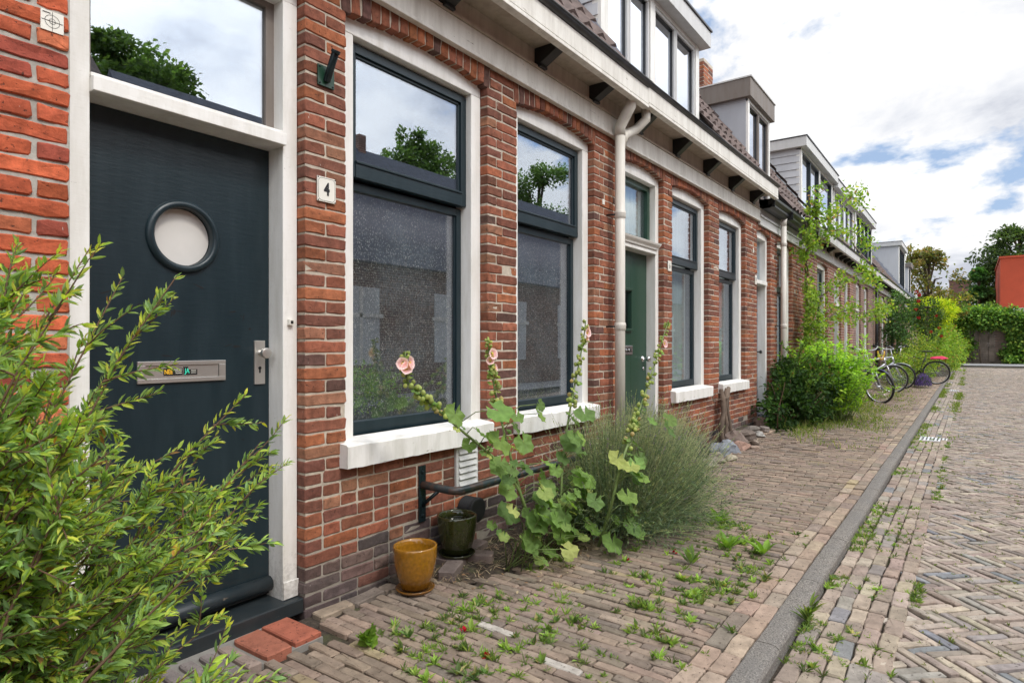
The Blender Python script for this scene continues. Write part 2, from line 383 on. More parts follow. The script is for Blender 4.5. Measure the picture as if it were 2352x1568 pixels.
def text_mesh(txt, size, depth, M4, name, mat, parent, sx=1.0, bold=0.0):
    cu = bpy.data.curves.new('t', 'FONT'); cu.body = txt; cu.size = size; cu.extrude = depth; cu.align_x = 'CENTER'; cu.align_y = 'CENTER'; cu.offset = bold
    ob = bpy.data.objects.new('t', cu); COL.objects.link(ob); bpy.context.view_layer.update()
    me = bpy.data.meshes.new_from_object(ob.evaluated_get(bpy.context.evaluated_depsgraph_get()))
    bpy.data.objects.remove(ob); me.transform(M4 @ Matrix.Diagonal((sx, 1, 1, 1)))
    me.materials.clear(); me.materials.append(MATS[mat])
    o = bpy.data.objects.new(name, me); COL.objects.link(o); attach(o, parent) if parent else None
    return o
def face_street(x, y, z): return Matrix.Translation((x, y, z)) @ Matrix.Rotation(pi/2, 4, 'X')   # text lying in the wall plane, read from the street

# bricks -----------------------------------------------------------------
_CR = 0.10
def bricks(mb, O, U, Vv, Nn, Lu, Lv, depth, cols, jit=0.0015, ch=0.004, surf=0.001, simple=False):
    """O centre of the face (k,3); U,Vv,Nn unit dirs (k,3); Lu,Lv sizes (k,)"""
    O = np.asarray(O, float); k = len(O)
    if k == 0: return
    U = np.broadcast_to(np.asarray(U, float), (k, 3)); Vv = np.broadcast_to(np.asarray(Vv, float), (k, 3)); Nn = np.broadcast_to(np.asarray(Nn, float), (k, 3))
    Lu = np.broadcast_to(Lu, (k,)); Lv = np.broadcast_to(Lv, (k,))
    if simple: base = np.array([(-1, -1), (1, -1), (1, 1), (-1, 1)], float)*0.5
    else: base = np.array([(-.5, -.38), (-.47, -.5), (-.17, -.5), (.17, -.5), (.47, -.5), (.5, -.38), (.5, .38), (.47, .5), (.17, .5), (-.17, .5), (-.47, .5), (-.5, .38)])
    n = len(base)
    A = base[None, :, 0]*Lu[:, None]; B = base[None, :, 1]*Lv[:, None]
    if jit:
        A = A + rng.normal(0, jit, A.shape); B = B + rng.normal(0, jit, B.shape)
    def ring(a, b, h): return O[:, None] + U[:, None]*a[..., None] + Vv[:, None]*b[..., None] + Nn[:, None]*h[..., None]
    z = np.zeros_like(A)
    sa = 1 - 2*ch/Lu[:, None]; sb = 1 - 2*ch/Lv[:, None]
    tilt = rng.normal(0, surf, (k, 1))*A/np.maximum(Lu[:, None], .01)*2 + rng.normal(0, surf, (k, 1))
    R0 = ring(A, B, z-depth); R1 = ring(A, B, z-ch+tilt); R2 = ring(A*sa, B*sb, z+tilt+rng.normal(0, surf*.5, A.shape))
    if simple:
        V = np.concatenate([R0, R1, R2], 1); F = [(i, (i+1) % n, n+(i+1) % n, n+i) for i in range(n)] + [(n+i, n+(i+1) % n, 2*n+(i+1) % n, 2*n+i) for i in range(n)] + [tuple(range(2*n, 3*n))]
    else:
        cen = (O + Nn*(rng.normal(0, surf*1.3, (k, 1)) + tilt.mean(1, keepdims=True)))[:, None]
        V = np.concatenate([R0, R1, R2, cen], 1)
        F = [(i, (i+1) % n, n+(i+1) % n, n+i) for i in range(n)] + [(n+i, n+(i+1) % n, 2*n+(i+1) % n, 2*n+i) for i in range(n)] + [(2*n+i, 2*n+(i+1) % n, 3*n) for i in range(n)]
    mb.many(V, F, cols)
def pick(pal, wts, k, var=0.12):
    pal = np.array(pal); i = rng.choice(len(pal), k, p=np.array(wts)/sum(wts))
    return np.clip(pal[i]*rng.normal(1, var, (k, 1))*rng.normal(1, var*0.16, (k, 3)), 0.005, 1)
RED = ([(.265, .095, .054), (.212, .080, .050), (.31, .108, .050), (.165, .067, .046), (.115, .060, .048), (.255, .118, .070)], [5, 5, 2.2, 3, .8, 2])
ORG = ([(.46, .105, .045), (.40, .09, .042), (.31, .07, .045), (.50, .15, .07)], [6, 4, 2, 1.2])
DRK = ([(.10, .075, .07), (.075, .06, .06), (.14, .09, .08), (.16, .075, .055)], [4, 3, 3, 2])

CH = 0.0655
def arch_z(op, x):
    t = (x-op['xl'])/(op['xr']-op['xl']); return op['zs'] + op['rise']*(1-(2*t-1)**2)
def brick_wall(parent, x0, x1, ztop, ops, pal, mortar, jointw=0.009, z0=-0.05, darktop=0.27):
    mb = MB(); mo = MB(); O = []; Lu = []; Lv = []; cols = []; D = 0.11
    nC = int((ztop-z0)/CH)+1
    for i in range(nC):
        zb = z0 + i*CH; zm = zb + CH/2
        iv = [(x0, x1)]
        for op in ops:
            hit = (op['zb'] < zm < op['zs']-0.02, zm >= op['zs']-0.02)
            if not any(hit): continue
            a, b2 = (op['xl'], op['xr']) if hit[0] else (op['xl']-0.035, op['xr']+0.035)
            nv = []
            for (p, q) in iv:
                if b2 <= p or a >= q: nv.append((p, q)); continue
                if a-p > 0.01: nv.append((p, a))
                if q-b2 > 0.01: nv.append((b2, q))
            iv = nv
        for (p, q) in iv:
            mo.box(p+0.006, q-0.006, 0.005, D-0.004, zb, zb+CH)
            p -= jointw/2; q += jointw/2; wdt = q-p; cur = p; seq = []
            if wdt < 0.6:
                nb = max(1, round(wdt/0.22)) if i % 2 == 0 else max(1, round(wdt/0.11)) if wdt > 0.3 else 2
                if wdt < 0.14: nb = 1
                if wdt >= 0.3 and i % 2: nb = round((wdt-0.11)/0.22)+1
                seq = [wdt/nb]*nb
                if wdt >= 0.3 and i % 2 and nb > 1:
                    h = 0.105; seq = [h]+[(wdt-h)/(nb-1)]*(nb-1)
            else:
                first = True
                while cur < wdt+p-0.001:
                    l = 0.11 if (first and i % 2) or (rng.random() < 0.38) else 0.22
                    if wdt+p-cur-l < 0.1: l = wdt+p-cur
                    if l > 0.27: l = l/2
                    seq.append(l); cur += l; first = False
            cur = p
            for l in seq:
                O.append((cur+l/2, rng.normal(0, 0.0012), zm+rng.normal(0, 0.0008)+0.004*sin((cur)*1.7+i*0.02))); Lu.append(l-jointw*rng.uniform(.8, 1.1)); Lv.append(CH-jointw-rng.uniform(0, .002)); cur += l
                dk = zm < darktop*rng.uniform(.75, 1.15)
                cols.append(pick(*(DRK if dk else pal), 1)[0])
    bricks(mb, O, (1, 0, 0), (0, 0, 1), (0, -1, 0), np.array(Lu), np.array(Lv), D, cols, jit=0.0016, ch=0.004, surf=0.0012)
    # soldier arches
    for op in ops:
        wd = op['xr']-op['xl']+0.07; n = int(wd/0.066); dx = wd/n; O2 = []; U2 = []; V2 = []; L2 = []; c2 = []
        for j in range(n):
            x = op['xl']-0.035+(j+.5)*dx; xc = min(max(x, op['xl']), op['xr']); zl = arch_z(op, xc)
            zt = max(ztop, zl+0.12)
            a = ((x-op['xl'])/(op['xr']-op['xl'])-.5)*0.10
            O2.append((x, rng.normal(0, .0015), (zl+zt)/2)); U2.append((sin(a), 0, cos(a))); V2.append((-cos(a), 0, sin(a))); L2.append(zt-zl-0.002); c2.append(pick(*pal, 1)[0])
            mo.box(x-dx/2, x+dx/2, 0.007, D+0.012, zl+0.006, zt+0.002)
        bricks(mb, O2, np.array(U2), np.array(V2), (0, -1, 0), np.array(L2), dx-0.010, D, c2, jit=0.0022, ch=0.004, surf=0.0015)
    wobj = mb.build('wall', 'brick', parent)
    mo.build('mortar', mortar, wobj)
    return wobj
# ------------------------------------------------------------------ house parts
def window(parent, op, dark='dark_paint', lower='glass', film=None, curtain=True, white='white_paint', glassU='glass_bright', fw=0.097, bar=2.215, label=None):
    xl, xr, zs, rise = op['xl'], op['xr'], op['zs'], op['rise']; zb = 0.80; Y = 0.06
    m = MB()
    for a, b in ((xl+0.002, xl+fw), (xr-fw, xr-0.002)):
        m.box(a, b, Y, 0.20, zb-0.01, 2.958)
    n = 14; top = [(xl+0.002+(xr-xl-0.004)*i/n, arch_z(op, xl+(xr-xl)*i/n)+0.015) for i in range(n+1)]
    m.prism([(xl+0.002, 2.958), (xr-0.002, 2.958)]+top[::-1], 'y', Y, 0.20)
    win = m.build('window', white, parent, bevel=0.006, seg=3)
    if label: win['label'] = label
    a, b = xl+fw, xr-fw
    # sill
    s = MB()
    V = []; F = []; xs = np.linspace(xl-0.04, xr-0.01, 25)
    for i, x in enumerate(xs):
        j = rng.normal(0, .0022, 4)
        V += [(x, -0.062+j[0], 0.672+j[1]), (x, -0.062+j[2], 0.782+j[3]*.6), (x, -0.052, 0.790), (x, 0.10, 0.806), (x, 0.10, 0.67)]
    for i in range(len(xs)-1):
        for q in range(5): F.append((i*5+q, i*5+(q+1) % 5, (i+1)*5+(q+1) % 5, (i+1)*5+q))
    F += [(0, 1, 2, 3, 4), tuple(range((len(xs)-1)*5, len(xs)*5))[::-1]]
    s.add(V, F); s.build('window_sill', 'sill_white', win)
    # upper sash: stands a little proud
    u = MB(); f = 0.05; z0, z1 = bar, 2.945; yu = 0.105
    u.box(a, a+f, yu, yu+.045, z0, z1); u.box(b-f, b, yu, yu+.045, z0, z1); u.box(a+f, b-f, yu, yu+.045, z1-f, z1); u.box(a+f, b-f, yu-.004, yu+.045, z0, z0+0.085)
    u.box(a+f-.002, a+f+.016, yu+.014, yu+.04, z0+.085, z1-f); u.box(b-f-.016, b-f+.002, yu+.014, yu+.04, z0+.085, z1-f)
    u.box(a+f, b-f, yu+.014, yu+.04, z1-f-.016, z1-f+.002); u.box(a+f, b-f, yu-.012, yu+.02, z0+.078, z0+.092)
    us = u.build('upper_sash', dark, win, bevel=0.003)
    p = MB(); p.box(a+f, b-f, yu+.024, yu+.030, z0+.08, z1-f); p.build('glass_pane', glassU, us)
    # lower sash
    l = MB(); yl = 0.150; f2 = 0.045
    l.box(a, a+f2, yl, yl+.045, zb, bar-.012); l.box(b-f2, b, yl, yl+.045, zb, bar-.012); l.box(a+f2, b-f2, yl, yl+.045, bar-.06, bar-.012); l.box(a+f2, b-f2, yl-.004, yl+.045, zb, zb+0.075)
    l.box(a+f2, a+f2+.010, yl+.012, yl+.035, zb+.075, bar-.06); l.box(b-f2-.010, b-f2, yl+.012, yl+.035, zb+.075, bar-.06)
    ls = l.build('lower_sash', dark, win, bevel=0.003)
    p = MB(); p.box(a+f2, b-f2, yl+.020, yl+.026, zb+.07, bar-.055); p.build('glass_pane', 'glass_film' if film else lower, ls)
    if film:
        p = MB(); p.box(a+.02, b-.02, yl+.050, yl+.053, zb+.03, bar-.02); p.build('privacy_film', film, win)
    if curtain:
        p = MB(); ys = yl+.13; xs = np.arange(a-.02, b+.02, .02); V = []; F = []
        x0c = a+(b-a)*curtain if not isinstance(curtain, bool) else a-.02
        xs = np.arange(x0c, b+.02, .02)
        for i, x in enumerate(xs):
            yy = ys+0.018*sin(i*1.1)+0.008*sin(i*.37); V += [(x, yy, zb+.02), (x, yy, 2.95)]
        F = [(2*i, 2*i+2, 2*i+3, 2*i+1) for i in range(len(xs)-1)]
        p.add(V, F, smooth=True); p.build('curtain', 'curtain', win)
    return win

def door_frame(parent, op, white='white_paint', tz=2.25, th=0.058, fw=0.08, yl=0.176, ystep=0.03, zbase=0.04):
    xl, xr = op['xl'], op['xr']; m = MB(); Y = 0.06
    m.box(xl+.002, xl+fw, Y, .24, zbase, 2.958); m.box(xr-fw, xr-.002, Y, .24, zbase, 2.958)
    n = 14; top = [(xl+0.002+(xr-xl-0.004)*i/n, arch_z(op, xl+(xr-xl)*i/n)+0.015) for i in range(n+1)]
    m.prism([(xl+0.002, 2.958), (xr-0.002, 2.958)]+top[::-1], 'y', Y, 0.24)
    return m
def eaves(parent, x0, x1, zf=3.155, cb=3.41, ct=3.585, style='old', shear=None, brk=(), out=0.262):
    """frieze, soffit, cornice board, gutter and brackets"""
    old = 'old_white' if style == 'old' else 'trim_grey'
    f = MB(); f.box(x0, x1, -0.034, -0.001, zf+.026, zf+.175); f.box(x0, x1, -0.046, -0.001, zf, zf+.022)
    f.build('frieze', old, parent, bevel=0.004, shear=shear)
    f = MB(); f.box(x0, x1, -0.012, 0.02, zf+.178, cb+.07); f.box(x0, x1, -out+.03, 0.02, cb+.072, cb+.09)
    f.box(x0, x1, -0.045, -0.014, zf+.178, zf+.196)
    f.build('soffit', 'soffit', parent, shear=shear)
    c = MB(); c.box(x0, x1, -out-.028, -out+.028, cb+.034, ct); c.box(x0, x1, -out-.032, -out+.028, cb, cb+.027); c.box(x0, x1, -out-.018, -out+.026, cb+.0275, cb+.0335)
    c.build('cornice_board', old, parent, bevel=0.004, shear=shear)
    g = MB(); n = 14
    gr_ = .036 if style == 'old' and zf > 3.14 else .026
    pr = [(-out-.030+gr_*cos(pi+pi*i/n), ct+gr_+.002+gr_*sin(pi+pi*i/n)) for i in range(n+1)]
    pr2 = [(-out-.030+(gr_-.004)*cos(2*pi-pi*i/n), ct+gr_+.002+(gr_-.004)*sin(2*pi-pi*i/n)) for i in range(n+1)]
    g.prism(pr+pr2, 'x', x0+.004, x1-.004); g.tube([(x0+.004, -out-.030-gr_, ct+gr_+.004), (x1-.004, -out-.030-gr_, ct+gr_+.004)], 0.008, 8)
    g.box(x0+.004, x1-.004, -out-.005, 0.0, ct+.002, ct+.012)
    g.build('gutter', 'gutter_dark', parent, shear=shear)
    for x in brk:
        b = MB(); sh = (shear[0]*(x-shear[1])) if shear else 0
        bw = 0.046; zt = cb+.071+sh; zl = zf+.185+sh
        b.prism([(-.0125, zl), (-.0125, zt), (-out+.03, zt), (-out+.03, zt-.03), (-.055, zl+.018), (-.070, zl+.018), (-.070, zl)], 'x', x-bw, x+bw)
        b.build('eaves_bracket', 'black_metal', parent, bevel=0.004)
def siding_box(m, x, y0, y1, z0, z1, step=0.145, t=0.012):
    k = 0; z = z0
    while z < z1-.01:
        h = min(step, z1-z)
        m.prism([(x, z), (x-t*1.6, z+.002), (x-t*.5, z+h-.008), (x, z+h-.008)], 'y', y0, y1); z += step
def dormer(parent, x0, x1, zb, zt, fas, groups, cheek='siding', yf=0.10, ydeep=1.25, fmat='trim_grey', cmat='light_board', fover=0.1, yfas=-0.02, fh=0.19, fr='trim_grey', sash='trim_grey', post=0.075):
    """groups: list of (x_from, x_to, number of panes)"""
    b = MB()
    b.box(x0+.01, x1-.01, yf+.07, ydeep+1.2, zb-.05, fas)
    body = b.build('dormer', cmat, parent)
    for xx, sg in ((x0, 1), (x1, -1)):
        c = MB()
        if cheek == 'siding':
            z = zb
            while z < fas-.01:
                h = min(.145, fas-z); xs = xx if sg > 0 else xx
                # a lapped board: thin box leaning outwards at its foot
                V = [(xs-sg*.010, yf+.03, z+.004), (xs-sg*.010, ydeep+1.1, z+.004), (xs+sg*.002, ydeep+1.1, z+h-.006), (xs+sg*.002, yf+.03, z+h-.006),
                     (xs+sg*.02, yf+.03, z+.004), (xs+sg*.02, ydeep+1.1, z+.004), (xs+sg*.02, ydeep+1.1, z+h-.006), (xs+sg*.02, yf+.03, z+h-.006)]
                c.add(V, [(0, 1, 2, 3), (4, 7, 6, 5), (0, 4, 5, 1), (3, 2, 6, 7), (0, 3, 7, 4), (1, 5, 6, 2)])
                z += .145
        else: c.box(xx-sg*.004, xx+sg*.02, yf+.03, ydeep+1.1, zb, fas)
        c.build('dormer_cheek', cmat, body)
    f = MB(); f.box(x0-fover, x1+fover, yfas, ydeep+1.5, fas, fas+fh)
    fo = f.build('dormer_fascia', fmat, body, bevel=0.004)
    f = MB(); f.box(x0-fover-.012, x1+fover+.012, yfas-.018, ydeep+1.5, fas+fh+.001, fas+fh+.022); f.build('roof_trim', 'gutter_dark' if fmat != 'zinc_board' else 'trim_grey', body)
    p = MB(); gx = [g[0] for g in groups]+[g[1] for g in groups]
    edges = [x0]+[v for g in groups for v in g[:2]]+[x1]
    for i in range(0, len(edges), 2): p.box(edges[i], edges[i+1], yf-.004, yf+.09, zb, fas)
    p.box(x0, x1, yf, yf+.09, fas-.045, fas-.001) if True else None
    p.build('window_post', fr, body, bevel=0.003)
    for g0, g1, n in groups:
        wpn = (g1-g0)/n
        for i in range(n):
            a, b2 = g0+wpn*i+.006, g0+wpn*(i+1)-.006; s = MB(); z0, z1 = zb+.02, fas-.048; t = .034
            s.box(a, a+t, yf+.012, yf+.06, z0, z1); s.box(b2-t, b2, yf+.012, yf+.06, z0, z1); s.box(a+t, b2-t, yf+.012, yf+.06, z1-t, z1); s.box(a+t, b2-t, yf+.012, yf+.06, z0, z0+t)
            s.box(a+t, a+t+.006, yf+.042, yf+.058, z0+t, z1-t, mat=1); s.box(b2-t-.010, b2-t, yf+.036, yf+.058, z0+t, z1-t, mat=1); s.box(a+t+.006, b2-t-.010, yf+.03, yf+.058, z1-t-.012, z1-t, mat=1)
            s.box(a+t, b2-t, yf+.050, yf+.055, z0+t, z1-t, mat=2)
            s.build('dormer_window', [sash, 'black_metal', 'glass_dormer'], body)
    return body
def roof(parent, x0, x1, gaps=(), z0=3.64, y0=-0.24, y1=2.6, slope=1.41, mat='tile_roof', gable=(False, False)):
    m = MB()
    if True:
      segs = []; cur = x0
      for (ga, gb) in gaps:
          if ga > cur+.03: segs.append((cur, ga))
          cur = gb
      if cur < x1-.03: segs.append((cur, x1))
      for (x0_, x1_) in segs:
        dx = 0.047; nx = max(2, int((x1_-x0_)/dx)); xs = np.linspace(x0_, x1_, nx+1); V = []; F = []
        ts = []; L = (y1-y0)
        rows = int(L*sqrt(1+slope*slope)/0.33)
        for r_ in range(rows):
            ts += [(r_/rows, 0.028), ((r_+1)/rows-.002, 0.0)]
        for (tt, h) in ts:
            for i, x in enumerate(xs):
                ph = (x/0.235) % 1; wv = 0.022*sin(2*pi*ph)+.008*sin(4*pi*ph)
                nlen = sqrt(1+slope*slope); y = y0+L*tt - (h+wv)*slope/nlen; z = z0+slope*L*tt+(h+wv)/nlen
                V.append((x, y, z))
        n = nx+1
        F = [(r_*n+i, r_*n+i+1, (r_+1)*n+i+1, (r_+1)*n+i) for r_ in range(len(ts)-1) for i in range(nx)]
        m.add(V, F)
    zt = z0+slope*(y1-y0)-.02
    m.add([(x0, y1+.02, zt), (x1, y1+.02, zt), (x1, y1+3.2, z0-.1), (x0, y1+3.2, z0-.1)], [(0, 1, 2, 3)])
    # gable sides
    if gable[0]: m.add([(x0+.01, -0.0, 3.2), (x0+.01, 5.8, 3.2), (x0+.01, 5.8, 3.5), (x0+.01, y1, zt-.05), (x0+.01, y0+.05, z0-.03)], [(0, 1, 2, 3, 4)])
    if gable[1]: m.add([(x1-.01, -0.0, 3.2), (x1-.01, 5.8, 3.2), (x1-.01, 5.8, 3.5), (x1-.01, y1, zt-.05), (x1-.01, y0+.05, z0-.03)], [(0, 1, 2, 3, 4)])
    return m.build('roof', mat, parent)
def interior(parent, x0, x1):
    m = MB(); y0, y1, z0, z1 = 0.30, 3.2, 0.02, 3.15
    x0 += .05; x1 -= .05
    for q in [[(x0, y1, z0), (x1, y1, z0), (x1, y1, z1), (x0, y1, z1)], [(x0, y0, z0), (x0, y1, z0), (x0, y1, z1), (x0, y0, z1)], [(x1, y0, z0), (x1, y1, z0), (x1, y1, z1), (x1, y0, z1)],
              [(x0, y0, z0), (x1, y0, z0), (x1, y1, z0), (x0, y1, z0)], [(x0, y0, z1), (x1, y0, z1), (x1, y1, z1), (x0, y1, z1)]]:
        m.add(q, [(0, 1, 2, 3)])
    return m.build('interior', 'room_wall', parent)
def downpipe(parent, x, y, ztop, z0, mat='pipe_white', r=0.045, y_from=-0.24, x2=None, joints=(2.45, 1.46), zelbow=3.2):
    m = MB(); m.tube([(x, y, z0), (x, y, zelbow)], r, 20)
    m.tube([(x, y, zelbow-.05), (x, y, zelbow+.03), (x-.02, (y+y_from)/2, zelbow+.12), (x-.02, y_from+.03, ztop-.06), (x-.02, y_from+.02, ztop+.02)], r*1.08, 18)
    if x2 is not None:
        m.tube([(x+.02, y, zelbow-.14), (x+.09, y, zelbow-.02), (x2, y-.02, zelbow+.08), (x2+.02, y_from+.03, zelbow+.16), (x2+.02, y_from+.03, ztop+.02)], r*0.95, 18)
    for z in joints: m.lathe([(r*1.01, -.035), (r*1.14, -.03), (r*1.14, .03), (r*1.01, .035)], (x, y, z), 24); m.lathe([(r*1.15, -.004), (r*1.2, 0), (r*1.15, .004)], (x, y, z+.01), 24)
    for z in joints: m.tube([(x-.03, y, z), (x-.06, 0.01, z)], .008, 8, mat=1)
    return m.build('downpipe', [mat, 'black_metal'], parent)

EE = lambda xl, xr, zb=.67, zs=3.02, rise=.055: dict(xl=xl, xr=xr, zb=zb, zs=zs, rise=rise)

# ---------------- house 2 (edge of the orange brick front)
h2 = thing('terraced_house', 'orange brick house front with thick grey mortar at the left edge of the photo', 'house', (-3, 0, 0), 'brick terraced houses along the street')
mb = MB(); mo = MB(); O = []; Lu = []; Lv = []; cols = []
mo.box(-3, .861, .007, .35, -.05, 3.6)
for i in range(56):
    zc = -.05+i*.0665; x = .861-(0.0 if i % 2 else .105)-.003; 
    if i % 2 == 0: O.append((.861-.003-.049, 0, zc+.033)); Lu.append(.094); Lv.append(.0665-.0125); cols.append(pick(*ORG, 1)[0]); x = .861-.003-.11
    while x > -3:
        l = .218; O.append((x-l/2+.004, rng.normal(0, .001), zc+.033+rng.normal(0, .001))); Lu.append(l-.0125); Lv.append(.0665-.0125); cols.append(pick(*ORG, 1)[0]); x -= l
bricks(mb, O, (1, 0, 0), (0, 0, 1), (0, -1, 0), np.array(Lu), np.array(Lv), .03, cols, jit=.0018, ch=.004, surf=.0015)
wl = mb.build('wall', 'brick', h2); mo.build('mortar', 'mortar_grey', wl)
p = MB(); p.box(.770, .838, -.006, .004, 2.400, 2.470); st = p.build('survey_sticker', 'plate_white', h2); st['label'] = 'small white square sticker with black crosshair circles'
p = MB()
for r_ in (.022, .009):
    for j in range(28):
        a0, a1 = 2*pi*j/28, 2*pi*(j+1)/28; c_ = (.804, 2.435)
        V = [(c_[0]+(r_+q)*cos(a), -.0072, c_[1]+(r_+q)*sin(a)) for a in (a0, a1) for q in (-.0006, .0006)]; p.add(V, [(0, 1, 3, 2)])
p.box(.772, .836, -.0075, -.0065, 2.4345, 2.4355); p.box(.8035, .8045, -.0078, -.0068, 2.402, 2.468); p.box(.775, .798, -.0078, -.0068, 2.461, 2.463)
p.build('crosshair_print', 'ink', st)
roof(h2, -3, .86); eaves(h2, -3, .86)

# ---------------- house 4
h4 = thing('terraced_house', 'red brick house with dark porthole door and two tall windows, number 4 on its pillar', 'house', (.861, 0, 0), 'brick terraced houses along the street')
w1, w2 = EE(2.086, 3.259), EE(3.592, 4.727); d4 = EE(.861, 1.838, -1)
d4['xl'] = .863
w4all = brick_wall(h4, .863, 5.08, 3.20, [d4, w1, w2], RED, 'mortar_cream')
window(h4, w1, lower='glass', film='leaf_film', curtain=False, label='larger window with leaf-patterned privacy film, next to the number 4')
window(h4, w2, lower='glass', film='leaf_film', curtain=False, label='second window with patterned film, beside the white downpipe')
eaves(h4, .86, 5.20, brk=(1.75, 2.815, 3.841, 4.66), out=.262)
roof(h4, .86, 5.20, [(5.02, 5.3)]); interior(h4, .9, 5.05)
# door with frame
fm = door_frame(h4, d4)
fm.box(.863+.08, 1.838-.08, .028, .24, 2.252, 2.308); fm.box(.863+.08, 1.838-.08, .05, .24, 2.309, 2.325)
fm.box(1.758, 1.84, .052, .058, .075, .16); fm.build('door_frame', 'white_paint', h4, bevel=.006, seg=3)
g = MB(); g.box(.943, 1.758, .15, .156, 2.325, 2.958, mat=1)
g.box(.943, .972, .135, .17, 2.325, 2.958); g.box(1.715, 1.758, .135, .17, 2.325, 2.958); g.box(.972, 1.715, .135, .17, 2.325, 2.345); g.box(.972, 1.715, .135, .17, 2.93, 2.958)
g.build('transom_window', ['zinc_board', 'glass_bright'], h4)
p = MB(); cx, cz, R1 = 1.345, 1.774, .128
n = 48; ring = [(cx+R1*cos(2*pi*j/n), .176, cz+R1*sin(2*pi*j/n)) for j in range(n)]
ring2 = [(v[0], .222, v[2]) for v in ring]
X0, X1, Z0, Z1 = .945, 1.756, .085, 2.25
def sq(a):
    dx, dz = cos(a), sin(a); t = min((X1-cx)/dx if dx > 1e-9 else 9, (X0-cx)/dx if dx < -1e-9 else 9, (Z1-cz)/dz if dz > 1e-9 else 9, (Z0-cz)/dz if dz < -1e-9 else 9)
    return (cx+dx*t, .176, cz+dz*t)
outr = [sq(2*pi*j/n) for j in range(n)]
V = ring+outr+ring2; F = [(j, (j+1) % n, n+(j+1) % n, n+j) for j in range(n)]+[(j, 2*n+j, 2*n+(j+1) % n, (j+1) % n) for j in range(n)]
p.add(V, F)
for c_ in ((X0, Z0), (X1, Z0), (X0, Z1), (X1, Z1)):   # corner triangles
    js = sorted(range(n), key=lambda j: (outr[j][0]-c_[0])**2+(outr[j][2]-c_[1])**2)[:2]
    p.add([(c_[0], .176, c_[1]), outr[js[0]], outr[js[1]]], [(0, 1, 2)])
p.box(X0, X1, .222, .235, Z0, Z1)
door = p.build('door', 'dark_paint', h4); door['label'] = 'dark blue-green front door with round porthole and scuff marks'
p = MB(); p.lathe([(R1-.002, .02), (R1-.002, -.012), (R1+.006, -.020), (R1+.022, -.018), (R1+.030, -.006), (R1+.031, .002)], (cx, .176, cz), 64, 'y')
p.build('porthole_ring', 'dark_paint', door)
p = MB(); p.lathe([(0.0001, .0), (R1-.003, 0)], (cx, .205, cz), 48, 'y', smooth=False); p.build('porthole_panel', 'porthole_white', door)
p = MB(); y = .176
lx0, lx1, lz0, lz1 = 1.153, 1.531, 1.140, 1.232; q = .018
p.box(lx0, lx1, y-.010, y, lz0, lz0+q); p.box(lx0, lx1, y-.010, y, lz1-q, lz1); p.box(lx0, lx0+.032, y-.010, y, lz0+q, lz1-q); p.box(lx1-.03, lx1, y-.010, y, lz0+q, lz1-q)
p.box(lx0+.034, lx1-.032, y-.0045, y-.001, lz0+q+.001, lz1-q-.001)
lb = p.build('letterbox', 'steel', door, bevel=.001)
p = MB(); zc = (lz0+lz1)/2
p.box(1.258, 1.338, y-.0062, y-.0048, zc-.016, zc+.015); p.box(1.342, 1.352, y-.0062, y-.0048, zc-.016, zc+.017); p.box(1.352, 1.402, y-.0062, y-.0048, zc-.016, zc+.008)
for r_ in range(3): p.box(1.300+.004*r_, 1.334, y-.0066, y-.0063, zc+.008-.008*r_, zc+.0092-.008*r_+.0012, mat=1); p.box(1.374, 1.396, y-.0066, y-.0063, zc+.004-.006*r_, zc+.0045-.006*r_+.001, mat=1)
p.box(1.342, 1.362, y-.0060, y-.0047, zc+.008, zc+.020)
stk = p.build('letterbox_sticker', ['ink', 'plate_white'], door)
text_mesh('NEE', .027, .0004, face_street(1.278, y-.0068, zc-.001), 'sticker_lettering', 'orange_sticker', door, .72, .0006)
text_mesh('JA', .029, .0004, face_street(1.357, y-.0068, zc+.001), 'sticker_lettering', 'green_sticker', door, .72, .0006)
p = MB(); p.box(1.676, 1.731, y-.009, y, 1.112, 1.322); p.lathe([(.0001, -.068), (.024, -.068), (.0255, -.064), (.0255, -.048), (.022, -.044), (.012, -.04), (.011, -.02), (.015, -.009)], (1.706, y, 1.262), 28, 'y')
hd = p.build('door_handle', 'steel', door, bevel=.0012)
p = MB(); p.lathe([(.0001, -.0112), (.0075, -.0112), (.0075, -.009)], (1.703, y, 1.190), 20, 'y'); p.box(1.6995, 1.7065, y-.0112, y-.009, 1.166, 1.186); p.build('keyhole', 'ink', door)
p = MB(); p.tube([(.95, .164, .138), (1.752, .164, .138)], .036, 20); p.build('weather_bar', 'dark_chipped', door)
p = MB(); p.box(.863, 1.842, .012, .245, .0, .072); p.build('threshold', 'dark_chipped', h4, bevel=.006)
p = MB(); p.box(1.781, 1.808, .040, .059, 1.397, 1.424); p.box(1.787, 1.802, .0385, .041, 1.403, 1.418, mat=1); p.build('doorbell', ['plate_white', 'ink'], h4, bevel=.001)
# doorstep of bricks set in mortar
p = MB(); pm = MB(); pm.box(.45, 1.73, -.285, .010, -.05, .008)
xs = .50; O = []; Lu = []; cc = []
while xs < 1.42: O.append((xs+.028, -.175, .026)); Lu.append(.058); cc.append((.25, .195, .165) if rng.random() < .6 else (.19, .165, .155)); xs += .079
bricks(p, O, (1, 0, 0), (0, 1, 0), (0, 0, 1), np.array(Lu), .245, .09, cc, jit=.002, ch=.006, surf=.001)
bricks(p, [(1.515, -.16, .030), (1.660, -.15, .032)], (1, 0, 0), (0, 1, 0), (0, 0, 1), np.array([.125, .135]), .255, .09, [(.30, .11, .07), (.33, .105, .065)], jit=.002, ch=.005, surf=.001)
stp = p.build('doorstep', 'paver', h4); pm.build('step_mortar', 'mortar_grey', stp)
